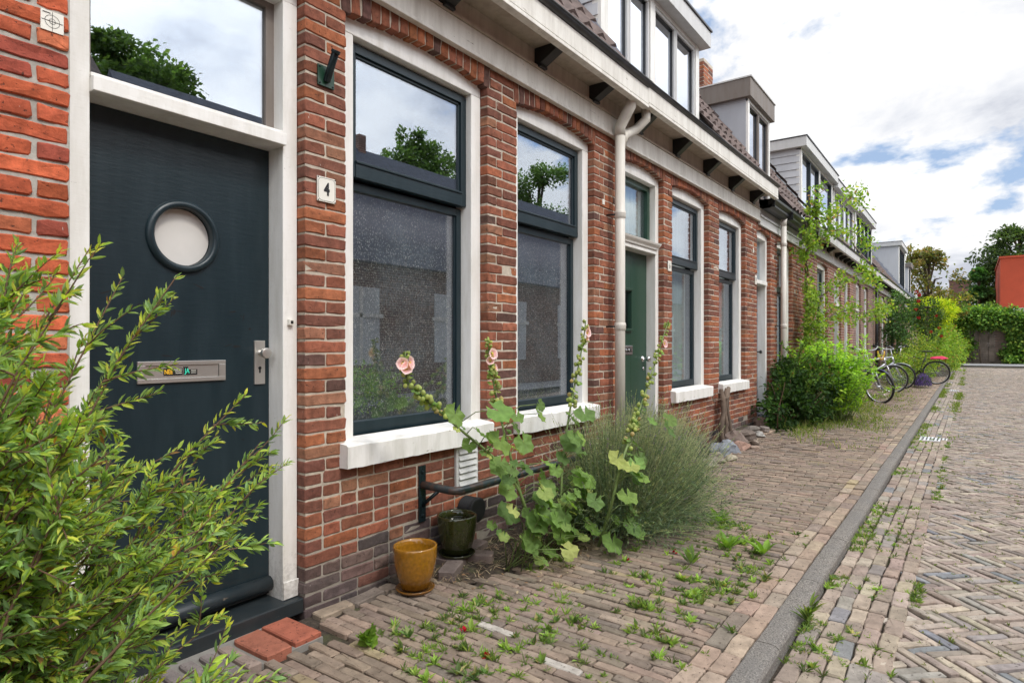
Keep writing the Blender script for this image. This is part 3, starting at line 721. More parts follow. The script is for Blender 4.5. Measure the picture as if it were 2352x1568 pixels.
# scuffs and scratches on the door
p = MB()
for q in range(26):
    sx = rng.uniform(1.0, 1.66); sz = rng.uniform(1.22, 1.58) if q < 18 else rng.uniform(.3, 1.1); L_ = rng.uniform(.01, .05); a = rng.uniform(-.6, .6) if q % 3 else 1.4; w_ = rng.uniform(.001, .006)
    c0, s0 = cos(a), sin(a); nn = 10; V = []
    for i in range(nn): t_ = 2*pi*i/nn; r1 = 1+.25*sin(3*t_+q); u_, v_ = L_/2*cos(t_)*r1, w_*sin(t_)*r1; V.append((sx+u_*c0-v_*s0, .1752, sz+u_*s0+v_*c0))
    p.add(V, [tuple(range(nn))])
p.build('scuff_marks', 'ink', door)
# number plate 4
p = MB(); p.box(1.902, 2.012, -.012, -.004, 2.012, 2.136); pl = p.build('house_number', 'plate_white', h4, bevel=.002); pl['label'] = 'cream enamel number plate reading 4 with black border'
p = MB(); q0, q1, r0, r1, t_ = 1.908, 2.006, 2.018, 2.130, .0018; c_ = .014
pts = [(q0+c_, r0), (q1-c_, r0), (q1-c_*.4, r0+c_*.4), (q1, r0+c_), (q1, r1-c_), (q1-c_*.4, r1-c_*.4), (q1-c_, r1), (q0+c_, r1), (q0+c_*.4, r1-c_*.4), (q0, r1-c_), (q0, r0+c_), (q0+c_*.4, r0+c_*.4)]
for i in range(len(pts)): a, b2 = pts[i], pts[(i+1) % len(pts)]; p.tube([(a[0], -.0125, a[1]), (b2[0], -.0125, b2[1])], .0008, 6)
for a, b2 in ((1.907, 2.017), (2.007, 2.017), (1.907, 2.131), (2.007, 2.131)): p.lathe([(.0001, -.0145), (.0032, -.0138), (.0036, -.012)], (a, 0, b2), 12, 'y')
p.build('plate_border', 'ink', pl)
text_mesh('4', .085, .0006, face_street(1.957, -.0128, 2.074), 'numeral', 'ink', pl, .74, .0034)
# flagpole holder
p = MB(); p.box(1.906, 2.004, -.010, -.003, 2.588, 2.690); p.tube([(1.955, -.012, 2.615), (1.955, -.085, 2.745)], .0185, 20, mat=1)
p.tube([(1.955, -.080, 2.736), (1.955, -.088, 2.750)], .0225, 20, mat=1)
for a, b2 in ((1.916, 2.598), (1.994, 2.598), (1.916, 2.680), (1.994, 2.680)): p.lathe([(.0001, -.014), (.005, -.013), (.006, -.010)], (a, 0, b2), 10, 'y', mat=1)
fh_ = p.build('flagpole_holder', ['green_door', 'bar_paint'], h4, bevel=.001); fh_['label'] = 'green metal flagpole holder screwed to the pillar above the number'
# louvre vent, round vent, small tag
p = MB(); p.box(2.925, 3.135, -.018, 0, .39, .665)
for k in range(6): z = .415+k*.04; p.prism([(-.018, z), (-.034, z), (-.020, z+.032), (-.018, z+.032)], 'x', 2.945, 3.115)
lv = p.build('louvre_vent', 'trim_grey', h4)
p = MB()
for k in range(6): p.lathe([(.072, -.004-k*.016), (.076, -.010-k*.016), (.066, -.014-k*.016), (.066, -.020-k*.016)], (3.02, 0, .265), 28, 'y')
p.lathe([(.066, -.10), (.078, -.102), (.078, -.112), (.062, -.117), (.0001, -.118)], (3.02, 0, .265), 28, 'y'); rv = p.build('round_vent', 'rubber', h4); rv['label'] = 'black ribbed round vent low on the wall'
p = MB(); p.box(4.86, 4.90, -.010, -.003, 2.53, 2.575); p.build('wall_tag', 'plate_white', h4)
downpipe(h4, 5.015, -.10, 3.44, -.02, x2=5.30)

# ---------------- house 6
h6 = thing('terraced_house', 'red brick house with green front door, number 6 plate and wide four-pane dormer', 'house', (5.08, 0, 0), 'brick terraced houses along the street')
d6 = EE(5.26, 6.238, -1); w3, w4 = EE(6.465, 7.638), EE(8.036, 9.192)
brick_wall(h6, 5.083, 9.80, 3.20, [d6, w3, w4], RED, 'mortar_cream')
window(h6, w3, lower='glass', curtain=.42, label='window with pale blind and a potted palm inside, beside number 6'); window(h6, w4, lower='glass', curtain=.2, label='window above the cut vine stump')
eaves(h6, 5.20, 9.86, zf=3.13, cb=3.43, ct=3.60, brk=(5.538, 6.487, 7.444, 8.417, 9.409), shear=(.0075, 5.2))
roof(h6, 5.20, 9.86, [(5.0, 7.58), (9.67, 9.9)], z0=3.66); interior(h6, 5.1, 9.78)
fm = door_frame(h6, d6); fm.box(5.34, 6.158, .045, .24, 2.24, 2.28); fm.prism([(.24, 2.282), (.03, 2.282), (.025, 2.30), (.0, 2.325), (-.01, 2.345), (.24, 2.345)], 'x', 5.32, 6.165)
fm.build('door_frame', 'white_paint', h6, bevel=.005)
g = MB(); g.box(5.35, 6.15, .16, .165, 2.35, 2.95, mat=1)
for a in ((5.342, 5.40, 2.35, 2.955), (6.10, 6.156, 2.35, 2.955), (5.40, 6.10, 2.35, 2.40), (5.40, 6.10, 2.90, 2.955)): g.box(a[0], a[1], .125, .17, a[2], a[3])
g.build('transom_window', ['green_door', 'glass'], h6)
p = MB(); V = [(5.36+i*.02, .22+.012*sin(i*1.3), z) for i in range(40) for z in (2.36, 2.95)]; p.add(V, [(2*i, 2*i+2, 2*i+3, 2*i+1) for i in range(39)], smooth=True); p.build('curtain', 'curtain', h6)
p = MB(); p.box(5.342, 5.545, .16, .20, .09, 2.238); p.box(5.775, 6.156, .16, .20, .09, 2.238); p.box(5.545, 5.775, .16, .20, .09, 1.46); p.box(5.545, 5.775, .16, .20, 1.83, 2.238)
p.box(5.535, 5.785, .140, .16, 1.84, 1.865); p.box(5.535, 5.785, .135, .16, 1.435, 1.46)
p.box(5.53, 5.545, .150, .16, 1.46, 1.84); p.box(5.775, 5.79, .150, .16, 1.46, 1.84)
dr = p.build('door', 'green_door', h6, bevel=.003); dr['label'] = 'bottle-green front door with small square light'
p = MB(); p.box(5.545, 5.775, .188, .192, 1.46, 1.83); p.build('door_light', 'glass', dr)
p = MB(); p.box(5.53, 5.80, .150, .16, 1.20, 1.29); p.box(5.57, 5.76, .146, .150, 1.225, 1.265, mat=1); p.lathe([(.0001, -.012), (.012, -.010), (.012, 0)], (5.63, .146, 1.245), 12, 'y'); p.lathe([(.0001, -.012), (.012, -.010), (.012, 0)], (5.70, .146, 1.245), 12, 'y')
p.build('letterbox', ['chrome', 'ink'], dr, bevel=.002)
p = MB(); p.lathe([(.0001, -.085), (.022, -.084), (.031, -.072), (.031, -.062), (.022, -.050), (.010, -.046), (.010, -.012), (.030, -.008), (.032, 0)], (6.06, .16, 1.15), 28, 'y'); p.build('door_knob', 'chrome', dr)
p = MB(); p.lathe([(.0001, -.008), (.017, -.006), (.018, 0)], (6.075, .16, 1.05), 20, 'y'); p.build('lock_plate', 'chrome', dr)
p = MB(); p.box(5.262, 6.236, .01, .24, -.02, .07); p.build('threshold', 'slate', h6, bevel=.005)
p = MB(); p.box(6.325, 6.415, -.012, -.004, 2.085, 2.195); pl = p.build('house_number', 'plate_white', h6, bevel=.002); pl['label'] = 'white number plate reading 6'
text_mesh('6', .085, .0006, face_street(6.370, -.0128, 2.139), 'numeral', 'ink', pl, .72, .0006)
dormer(h6, 5.03, 7.57, 3.72, 4.96, 4.96, [(5.16, 6.12, 2), (6.24, 7.46, 2)], fr='white_paint', sash='trim_grey', fover=.09)
# soil vent pipe and flashing beside the dormer
p = MB(); p.tube([(4.80, .33, 4.10), (4.80, .33, 4.75)], .038, 18); p.tube([(4.80, .33, 4.40), (4.80, .33, 4.46)], .046, 18); p.tube([(4.80, .33, 4.16), (4.80, .33, 4.19)], .05, 18); p.build('vent_pipe', 'zinc', h4)
p = MB()
for xx in (4.985,): p.add([(xx-.06, -.12, 3.83), (xx-.06, 1.1, 3.83+1.41*1.22), (xx+.03, 1.1, 3.87+1.41*1.22), (xx+.03, -.12, 3.87)], [(0, 1, 2, 3)])
p.box(4.90, 5.02, .0, .30, 3.62, 3.70) if False else None
p.build('roof_flashing', 'slate', h6)

# ---------------- house 8
h8 = thing('terraced_house', 'red brick house with recessed white door beside number 8 plate and small brown-capped dormer', 'house', (9.8, 0, 0), 'brick terraced houses along the street')
d8 = EE(9.80, 10.60, -1); w8 = EE(11.02, 12.10)
brick_wall(h8, 9.803, 13.2, 3.14, [d8, w8], RED, 'mortar_cream')
window(h8, w8, dark='dark_paint', curtain=False); interior(h8, 9.85, 13.15)
fm = door_frame(h8, d8, yl=.2); fm.box(9.88, 10.52, .03, .24, 2.24, 2.30); fm.build('door_frame', 'white_paint', h8, bevel=.005)
p = MB(); p.box(9.88, 10.52, .18, .22, .1, 2.24); dr = p.build('door', 'zinc', h8); dr['label'] = 'dark grey front door in deep white frame'
p = MB(); p.lathe([(.0001, -.085), (.022, -.084), (.03, -.07), (.022, -.05), (.010, -.046), (.010, -.012), (.03, 0)], (10.44, .18, 1.18), 20, 'y'); p.build('door_knob', 'ink', dr)
p = MB(); p.box(9.88, 10.52, .15, .155, 2.30, 2.95, mat=0); p.build('transom_window', 'glass', h8)
p = MB(); p.box(9.80, 10.60, -.10, .24, -.02, .17); p.build('threshold', 'slate', h8, bevel=.006)
p = MB(); p.box(9.66, 9.75, -.012, -.004, 2.20, 2.34); pl = p.build('house_number', 'plate_white', h8, bevel=.002); text_mesh('8', .085, .0006, face_street(9.705, -.0128, 2.27), 'numeral', 'ink', pl, .72)
p = MB(); p.box(9.56, 9.60, -.010, -.003, 2.66, 2.73); p.build('wall_tag', 'plate_white', h6)
f = MB(); f.box(9.86, 13.25, -.035, 0, 3.12, 3.16); f.box(9.86, 13.25, -.028, 0, 3.165, 3.24); f.box(9.86, 13.25, -.05, 0, 3.245, 3.275); f.box(9.86, 13.25, -.018, 0, 3.28, 3.44)
f.build('frieze', 'trim_grey', h8, bevel=.004)
g = MB(); g.prism([(-.05, 3.36), (-.17, 3.36), (-.20, 3.40), (-.20, 3.43), (-.25, 3.47), (-.25, 3.51), (-.242, 3.51), (-.235, 3.475), (-.16, 3.40), (-.05, 3.39)], 'x', 9.88, 13.3); g.box(9.88, 9.885, -.24, 0, 3.37, 3.50)
g.box(11.0, 11.01, -.255, -.05, 3.35, 3.512); g.box(9.88, 13.3, -.14, 0, 3.40, 3.5); g.build('gutter', 'black_metal', h8)
roof(h8, 9.86, 13.3, [(9.6, 10.96)], z0=3.54); downpipe(h8, 10.945, -.12, 3.40, .02, zelbow=3.30, y_from=-.16, joints=(2.95, 1.6))
dormer(h8, 9.68, 10.95, 3.62, 5.02, 5.02, [(9.76, 10.87, 2)], cheek='flat', fmat='zinc_board', cmat='grey_board', fover=.08, yfas=.04, fh=.28, fr='white_paint', sash='zinc_board')
p = MB(); mo = MB(); O = []; cc = []; Lu = []
for i in range(14):
    for k in range(2): O.append((10.05+.11+.22*k-(.11 if i % 2 else 0)*0, .90, 5.05+i*.0655)); Lu.append(.21); cc.append(pick(*RED, 1)[0])
bricks(p, O, (1, 0, 0), (0, 0, 1), (0, -1, 0), np.array(Lu), .056, .05, cc)
O2 = [(10.05, .90+.11+.22*k, 5.05+i*.0655) for i in range(14) for k in range(2)]; bricks(p, O2, (0, 1, 0), (0, 0, 1), (-1, 0, 0), .21, .056, .05, pick(*RED, len(O2)))
mo.box(10.055, 10.49, .905, 1.34, 4.2, 5.98); ch_ = p.build('chimney', 'brick', h8); mo.build('mortar', 'mortar_cream', ch_)

# ---------------- houses further down the row
def far_wall(parent, x0, x1, ztop, ops, mat):
    m = MB(); xs = sorted(ops, key=lambda o: o['xl']); cur = x0
    for o in xs: m.box(cur, o['xl'], 0, .12, -.05, ztop); cur = o['xr']
    m.box(cur, x1, 0, .12, -.05, ztop)
    for o in xs:
        if o['zb'] > 0: m.box(o['xl'], o['xr'], 0.0, .12, -.05, o['zb'])
        n = 10
        top = [(o['xl']+(o['xr']-o['xl'])*i/n, arch_z(o, o['xl']+(o['xr']-o['xl'])*i/n)) for i in range(n+1)]
        m.prism([(o['xl'], ztop), (o['xr'], ztop)]+top[::-1], 'y', 0.0, .12)
    return m.build('wall', mat, parent)
def far_house(x0, x1, ops, mat, label, eav='new', brk=None, pipe=None, black=True, dmat='dark_paint', ztop=3.2, gaps=()):
    h = thing('terraced_house', label, 'house', (x0, 0, 0), 'brick terraced houses along the street')
    far_wall(h, x0, x1, ztop, ops, mat)
    for o in ops:
        if o['zb'] > 0: window(h, o, dark=dmat, curtain=rng.random() < .4, glassU='glass')
        else:
            fm = door_frame(h, o, fw=.08); fm.box(o['xl']+.08, o['xr']-.08, .03, .24, 2.24, 2.30); fm.build('door_frame', 'white_paint', h)
            p = MB(); p.box(o['xl']+.08, o['xr']-.08, .18, .22, .05, 2.24); p.build('door', dmat, h)
            p = MB(); p.box(o['xl']+.08, o['xr']-.08, .15, .155, 2.30, 2.95); p.build('transom_window', 'glass', h)
    interior(h, x0, x1); eaves(h, x0+.02, x1-.02, cb=3.40, ct=3.56, style='new', brk=brk or np.arange(x0+.4, x1-.2, .62)); roof(h, x0, x1, gaps, gable=(False, x1 > 45), mat='tile_roof' if black else 'slate')
    if pipe: downpipe(h, pipe, -.10, 3.42, .0, mat='black_metal', joints=(2.4, 1.3))
    return h
h10 = far_house(13.2, 16.1, [EE(14.40, 15.62)], 'brick_far', 'red brick house behind the climbing rose with grey boarded dormer', gaps=[(13.33, 16.9)])
h12 = far_house(16.1, 19.4, [EE(16.45, 17.45, -1), EE(17.95, 18.85)], 'brick_far', 'red brick house just past the rose, white door left of the first bicycle', gaps=[(16.1, 16.86), (16.98, 19.5)])
h14 = far_house(19.4, 24.0, [EE(19.95, 20.95, -1), EE(21.65, 22.60)], 'brick_far_brown', 'brown brick house with black downpipe behind the bicycles', pipe=24.0-.12, gaps=[(19.4, 20.32), (20.58, 24.1)])
h16 = far_house(24.0, 29.3,  [EE(24.7, 25.7, -1), EE(26.3, 27.4), EE(27.9, 28.9)], 'brick_far_brown', 'brown brick house behind the red roses', pipe=29.0, gaps=[(24.0, 24.42)])
h18 = far_house(29.3, 39.0, [EE(30.2, 31.2, -1), EE(32, 33.2), EE(34.2, 35.2, -1), EE(36.4, 37.5)], 'brick_far', 'brick house with tall pale dormer near the end of the row', black=False, gaps=[(34.5, 37.8)])
h20 = far_house(39.0, 46.0, [EE(40, 41, -1), EE(42, 43.2)], 'brick_far_brown', 'last house of the row, with dark gutter above the yellow-green bush', black=False, gaps=[(40.2, 41.6)])
dormer(h10, 13.35, 16.84, 3.62, 5.20, 5.20, [(13.45, 15.2, 2), (15.3, 16.75, 1)], fmat='trim_grey', cmat='light_board', fr='white_paint', sash='dark_paint', fover=.1)
dormer(h12, 17.0, 20.30, 3.66, 5.12, 5.12, [(17.1, 20.2, 4)], cheek='flat', fr='white_paint', sash='trim_grey')
dormer(h14, 20.60, 24.4, 3.7, 5.22, 5.22, [(20.75, 24.3, 4)], cheek='siding', fr='white_paint', sash='dark_paint', cmat='zinc_board')
dormer(h18, 34.5, 37.8, 3.6, 5.95, 5.95, [(34.7, 37.6, 3)], cheek='flat', fr='white_paint', sash='dark_paint')
dormer(h20, 40.2, 41.6, 3.6, 5.5, 5.5, [(40.3, 41.5, 2)], cheek='flat', fr='white_paint', sash='dark_paint', fmat='zinc_board')
p = MB(); gx = 39.3
p.prism([(-.9, 3.62), (0, 3.35), (0, 3.30), (-.9, 3.55)], 'x', 38.6, 46); p.build('canopy', 'slate', h20)
# ------------------------------------------------------------------ ground
def gz(x, y):                       # the pavement lifts a little towards the wall further down the street
    a = np.clip((np.asarray(x, float)-5.5)/4.0, 0, 1); a = a*a*(3-2*a)
    b = np.clip((np.asarray(y, float)+1.25)/1.25, 0, 1)
    return .13*a*b + .006*np.sin(np.asarray(x)*2.3+np.asarray(y)*1.7) + .004*np.sin(np.asarray(x)*5.1-np.asarray(y)*3.3)
def sheet(name, x0, x1, y0, y1, nx, ny, zf, mat, kind='structure'):
    m = MB(); xs = np.linspace(x0, x1, nx); ys = np.linspace(y0, y1, ny); X, Yg = np.meshgrid(xs, ys)
    Z = zf(X, Yg); V = np.stack([X, Yg, Z], -1).reshape(-1, 3)
    F = [(j*nx+i, j*nx+i+1, (j+1)*nx+i+1, (j+1)*nx+i) for j in range(ny-1) for i in range(nx-1)]
    m.add(V, F, smooth=True); o = m.build(name, mat); tag(o, kind=kind); return o
g = sheet('ground', -400, 600, -400, 400, 2, 2, lambda x, y: np.full_like(x, -.16, dtype=float), 'soil')
sheet('pavement_bed', -3, 48, -1.86, .0, 340, 14, lambda x, y: gz(x, y)-.021, 'soil')
sheet('road_bed', -3, 48, -7.2, -1.94, 300, 30, lambda x, y: -.073+.004*np.sin(x*1.3+y), 'soil')
sheet('cross_street', 48, 53, -30, 12, 2, 2, lambda x, y: np.full_like(x, -.02, dtype=float), 'asphalt')

PAV = ([(.245, .190, .148), (.265, .205, .158), (.222, .178, .140), (.252, .198, .150), (.185, .152, .126), (.31, .25, .155), (.275, .205, .158)], [5, 4, 4, 3, 1.2, .3, 2])
ROAD = ([(.31, .258, .215), (.275, .23, .195), (.34, .29, .24), (.26, .235, .215), (.205, .215, .225), (.37, .325, .25), (.29, .23, .195)], [6, 5, 4, 2.5, .8, 1.0, 2])
# footpath: courses laid across the path, bricks on edge
mb = MB(); O = []; Lu = []; cc = []
def skip(x, y):                    # soil strip by the wall and doorstep
    if x < 1.83 and y > -.33: return True
    e = -.10 if x < 2.55 else (-.36-.24*min(1, (x-2.55)/.9) if x < 5.2 else -.34)
    if 2.42 < x < 8.9 and y > e: return True
    return False
pitch = .0530; x = .3; i = 0; nearX = 9.0
O2 = []; Lu2 = []; c2 = []
while x < 30:
    first = .103 if i % 2 else .205
    y = -1.664; l = first*rng.uniform(.85, 1.1)
    while y < -.11:
        l = min(l, -.105-y) if -.105-y > .06 else 0
        if l < .05: break
        yc = y+l/2
        if not skip(x, yc) and not (x > 8.9 and yc > -.55 and x < 13.5 and rng.random() < .8):
            r = (x+rng.normal(0, .0012), yc, float(gz(x, yc))+rng.normal(0, .0018))
            (O if x < nearX else O2).append(r); (Lu if x < nearX else Lu2).append(l-.006-rng.uniform(0, .004))
        y += l; l = .205+rng.normal(0, .004)
    x += pitch; i += 1
cO = pick(*PAV, len(O), var=.10)*.95; Oa = np.array(O)
for sx, sy in ((2.277, -.925), (2.15, -1.208)):            # bricks splashed with white paint
    cO[np.argmin((Oa[:, 0]-sx)**2*9+(Oa[:, 1]-sy)**2)] = (.40, .37, .33)
bricks(mb, O, (0, 1, 0), (1, 0, 0), (0, 0, 1), np.array(Lu), pitch-.0062, .03, cO, jit=.0018, ch=.0045, surf=.0016)
bricks(mb, O2, (0, 1, 0), (1, 0, 0), (0, 0, 1), np.array(Lu2), pitch-.0072, .02, pick(*PAV, len(O2), var=.13), jit=0, ch=.004, surf=.001, simple=True)
# two edging rows by the kerb, one by the wall
for (yc, wd, xs0, xs1) in ((-1.793, .086, .4, 30), (-1.706, .084, .4, 30), (-.055, .088, 1.86, 2.45), (-.34, .085, 5.3, 9.2)):
    x = xs0; O = []; Lu = []
    while x < xs1:
        l = .205+rng.normal(0, .006); O.append((x+l/2, yc+rng.normal(0, .0015), float(gz(x, yc))+.002+rng.normal(0, .0015))); Lu.append(l-.008); x += l
    bricks(mb, O, (1, 0, 0), (0, 1, 0), (0, 0, 1), np.array(Lu), wd-.004, .03, pick(*PAV, len(O), var=.12)*1.12, jit=.002, ch=.005, surf=.0018)
tag(mb.build('footpath', 'paver'), kind='structure')
# kerb stones
mb = MB(); x = -1.0; 
while x < 40:
    l = rng.uniform(.85, 1.05); n = 26; V = []; F = []
    prof = [(-1.842, -.08), (-1.841, -.002), (-1.847, .001), (-1.89, .003), (-1.918, .000), (-1.932, -.007), (-1.940, -.020), (-1.944, -.09)]
    for k in range(n+1):
        xx = x+.003+(l-.006)*k/n
        for (py, pz) in prof: V.append((xx, py+rng.normal(0, .0008)+.003*sin(xx*.9), pz+rng.normal(0, .0007)+.003*sin(xx*1.9)))
    m_ = len(prof); F = [(k*m_+q, k*m_+q+1, (k+1)*m_+q+1, (k+1)*m_+q) for k in range(n) for q in range(m_-1)]+[tuple(range(m_)), tuple(range(n*m_, (n+1)*m_))]
    mb.add(V, F); x += l
tag(mb.build('kerb', 'kerb'), kind='structure')
# gutter: five rows lengthwise
mb = MB()
for r_ in range(5):
    yc = -1.992-r_*.0785; x = -.5+rng.uniform(0, .2); O = []; Lu = []
    while x < 44:
        l = .198+rng.normal(0, .012); O.append((x+l/2, yc+rng.normal(0, .0018)+.003*sin(x*1.5+r_), -.043-.008*(1-abs(r_-1.5)/3)+rng.normal(0, .0016))); Lu.append(l-.009); x += l
    O = np.array(O); Lu = np.array(Lu); nr = O[:, 0] < 11
    bricks(mb, O[nr], (1, 0, 0), (0, 1, 0), (0, 0, 1), Lu[nr], .0728, .03, pick(*ROAD, nr.sum(), var=.1)*np.array([.98, .95, .92]), jit=.0024, ch=.006, surf=.002)
    bricks(mb, O[~nr], (1, 0, 0), (0, 1, 0), (0, 0, 1), Lu[~nr], .0728, .02, pick(*ROAD, (~nr).sum(), var=.1), jit=0, ch=.006, surf=.001, simple=True)
tag(mb.build('gutter_paving', 'paver'), kind='structure')
# road: herringbone at 45 degrees, bricks on edge
mb = MB(); s_ = .0505; n_ = 4; c45 = sqrt(.5); ox, oy = 0.0, -2.36
P = []; D_ = []
for i in range(-200, 160):
    for k in range(-160, 260):
        for hv in (0, 1):
            if hv == 0: a, b = i+k*n_+n_/2, i-k*n_+.5
            else: a, b = i+k*n_+.5, i-k*n_+1+n_/2
            X = (a-b)*c45*s_; Yy = (a+b)*c45*s_
            if not (-.8 < X < 44 and -7 < Yy+oy < -2.305): continue
            if (Yy+oy+2.6) < -(X*.085+.25)*1.25-1.9: continue      # far out of sight on the right
            P.append((X, Yy+oy, -.052+.010*sin(X*.9+Yy*1.7)*.6+.012*max(-.3, min(1, (-(Yy+oy)-2.47))))); D_.append((c45, c45, 0) if hv == 0 else (-c45, c45, 0))
P = np.array(P); D_ = np.array(D_); P[:, :2] += rng.normal(0, .0016, (len(P), 2)); P[:, 2] += rng.normal(0, .0022, len(P))
Nz = np.array([0, 0, 1.0]); W_ = np.cross(Nz, D_)
nr = P[:, 0] < 9
cl = pick(*ROAD, len(P), var=.11)
bricks(mb, P[nr], D_[nr], W_[nr], (0, 0, 1), n_*s_-.010, s_-.0095, .03, cl[nr], jit=.0016, ch=.0042, surf=.0020)
bricks(mb, P[~nr], D_[~nr], W_[~nr], (0, 0, 1), n_*s_-.009, s_-.0095, .02, cl[~nr], jit=0, ch=.005, surf=.0012, simple=True)
tag(mb.build('road', 'paver'), kind='structure')
print('road bricks', len(P))
# planting strip soil with litter
m = MB(); nx, ny = 190, 22; xs = np.linspace(2.35, 9.2, nx); V = []
for j in range(ny):
    for x in xs:
        e = (-.12-.0*x if x < 2.55 else (-.38-.24*min(1, (x-2.55)/.9) if x < 5.2 else -.34)); y = e*(j/(ny-1))
        h = .018*(1-(j/(ny-1))**3)+rng.normal(0, .003)-.006; V.append((x, y, float(gz(x, y))+h))
m.add(V, [(j*nx+i, j*nx+i+1, (j+1)*nx+i+1, (j+1)*nx+i) for j in range(ny-1) for i in range(nx-1)], smooth=True)
tag(m.build('planting_soil', 'soil'), kind='structure')

# ------------------------------------------------------------------ pots, bricks, stones, handrail
def pot(name, c, r0, r1, h, mat, label, saucer=True, fill=.0, lean=0):
    t = thing(name, label, 'plant pot', c)
    p = MB(); x, y, z = c; z += .012
    prof = [(.001, 0), (r0*.8, 0), (r0, .012), (r0+(r1-r0)*.55, h*.35), (r1*.99, h*.7), (r1, h-.012), (r1, h), (r1-.006, h+.003), (r1-.013, h-.002), (r1-.016, h-.03), (r1-.02, h*.6), (r0-.02, h*.3), (.001, h*.28)]
    b = p.build if False else None
    p.lathe(prof, (0, 0, .012), 48)
    o = p.build('pot_body', mat, None); o.parent = t
    p = MB(); p.lathe([(.001, 0), (r0+.012, 0), (r0+.026, .018), (r0+.020, .019), (r0+.008, .007), (.001, .006)], (0, 0, 0), 40)
    o = p.build('saucer', mat, None); o.parent = t
    p = MB(); p.lathe([(.001, h*fill+.01), (r1-.022, h*fill+.01)], (0, 0, 0), 32, smooth=False)
    o = p.build('water' if fill > .5 else 'plaster_plug', 'water' if fill > .5 else 'plate_white', None); o.parent = t
    return t
m, t, b, o = newmat('water'); setc(t, b, (.012, .012, .006)); b.inputs['Roughness'].default_value = .03
pot('plant_pot', (2.36, -.225, .002), .078, .116, .225, 'ochre_glaze', 'ochre yellow glazed pot standing on the pavement against the brick wall', fill=.74)
pot('plant_pot', (2.79, -.14, .055), .084, .118, .225, 'green_glaze', 'dark olive green glazed pot on loose bricks, filled with water', fill=.86)
loose = [((2.63, -.235, .028), 25, (.15, .12, .11), 'loose dark brick in front of the green pot'), ((2.89, -.21, .03), -62, (.17, .13, .115), 'loose brick under the right edge of the green pot'),
         ((3.0, -.10, .028), 10, (.13, .10, .09), 'loose brick between the green pot and the hollyhocks'), ((2.73, -.125, .026), 95, (.14, .11, .1), 'loose brick carrying the green pot')]
for c, a, col, lab in loose:
    p = MB(); bricks(p, [(0, 0, .026)], (1, 0, 0), (0, 1, 0), (0, 0, 1), np.array([.20]), .095, .055, [col], jit=.0015, ch=.005)
    o = p.build('loose_brick', 'paver'); o.location = c; o.rotation_euler = (0, 0, radians(a)); tag(o, lab, 'brick', 'loose bricks around the green pot')
# handrail / bicycle bar
t = thing('wall_rail', 'dark green tubular rail bolted low on the wall, paint worn off by bicycles', 'rail', (2.635, 0, .3))
p = MB(); p.box(2.608, 2.662, -.010, 0, .262, .592)
for z in (.30, .555): p.lathe([(.0001, -.020), (.010, -.019), (.011, -.010)], (2.635, 0, z), 8, 'y', mat=0)
p.build('mounting_plate', 'bar_paint', t, bevel=.001)
p = MB(); p.box(4.50, 4.55, -.010, 0, .28, .60); p.build('mounting_plate', 'bar_paint', t, bevel=.001)
p = MB(); pts = [(2.635, -.008, .480), (2.66, -.12, .470)]
for k in range(7):
    a = k/6*pi/2; pts.append((2.675+.06*(1-cos(a)), -.17-.075*sin(a), .463))
pts += [(3.4, -.248, .462), (4.3, -.248, .462), (4.44, -.245, .462), (4.50, -.20, .466), (4.525, -.01, .48)]
p.tube(pts, .0235, 18); p.build('rail_tube', 'bar_rust', t)
p = MB(); p.tube([(2.637, -.008, .36), (2.655, -.115, .452)], .011, 10); p.build('brace', 'bar_paint', t)

# stones by the cut vine
stn = [((7.15, -.28), .13, (.20, .22, .24)), ((7.42, -.33), .11, (.24, .26, .29)), ((7.62, -.38), .10, (.28, .18, .14)), ((7.95, -.24), .15, (.17, .13, .11)), ((8.3, -.22), .13, (.16, .13, .11)),
       ((8.7, -.22), .10, (.19, .17, .15)), ((8.55, -.36), .07, (.3, .29, .27)), ((9.0, -.3), .08, (.22, .19, .17)), ((6.75, -.36), .10, (.25, .22, .18)), ((6.45, -.40), .09, (.26, .24, .19)),
       ((9.45, -.14), .12, (.17, .12, .10)), ((6.95, -.47), .07, (.3, .27, .2)), ((8.1, -.42), .06, (.27, .22, .18)), ((7.8, -.50), .045, (.33, .25, .2))]
names = ['flat grey-blue stone left of the vine stump', 'blue-grey stone at the front of the stone edging', 'pinkish stone beside the blue-grey one', 'largest brown stone right of the vine stump', 'brown stone behind the white pebble',
         'grey-brown stone near the end of the edging', 'small white pebble in the stone edging', 'greyish stone at the far end of the edging', 'sandy stone half hidden by the lavender', 'pale sandy stone right behind the lavender tips',
         'dark stone at the wall corner by the number 8 door', 'small yellowish stone nearest the pavement', 'small brownish stone on the pavement side', 'smallest pink pebble of the edging']
for (c, r, col), lab in zip(stn, names):
    p = MB(); V = []; n, m_ = 12, 8; ph = rng.uniform(0, 6, 6)
    for j in range(m_+1):
        for i in range(n):
            a = 2*pi*i/n; e = pi*j/m_-pi/2; d = np.array([cos(e)*cos(a), cos(e)*sin(a), sin(e)])
            k = 1+.16*sin(3*d[0]+ph[0])+.13*sin(4*d[1]+ph[1])+.12*sin(5*d[2]+ph[2])+.08*sin(7*d[0]*d[1]*3+ph[3])
            V.append(tuple(d*k*r*np.array([1.15, .85, .62])))
    p.add(V, [(j*n+i, j*n+(i+1) % n, (j+1)*n+(i+1) % n, (j+1)*n+i) for j in range(m_) for i in range(n)], col=col)
    o = p.build('edging_stone', 'paver'); o.location = (c[0], c[1], float(gz(*c))+.3*r); o.rotation_euler = (rng.normal(0, .2), rng.normal(0, .2), rng.uniform(0, 6)); tag(o, lab, 'stone', 'stones along the foot of the wall')
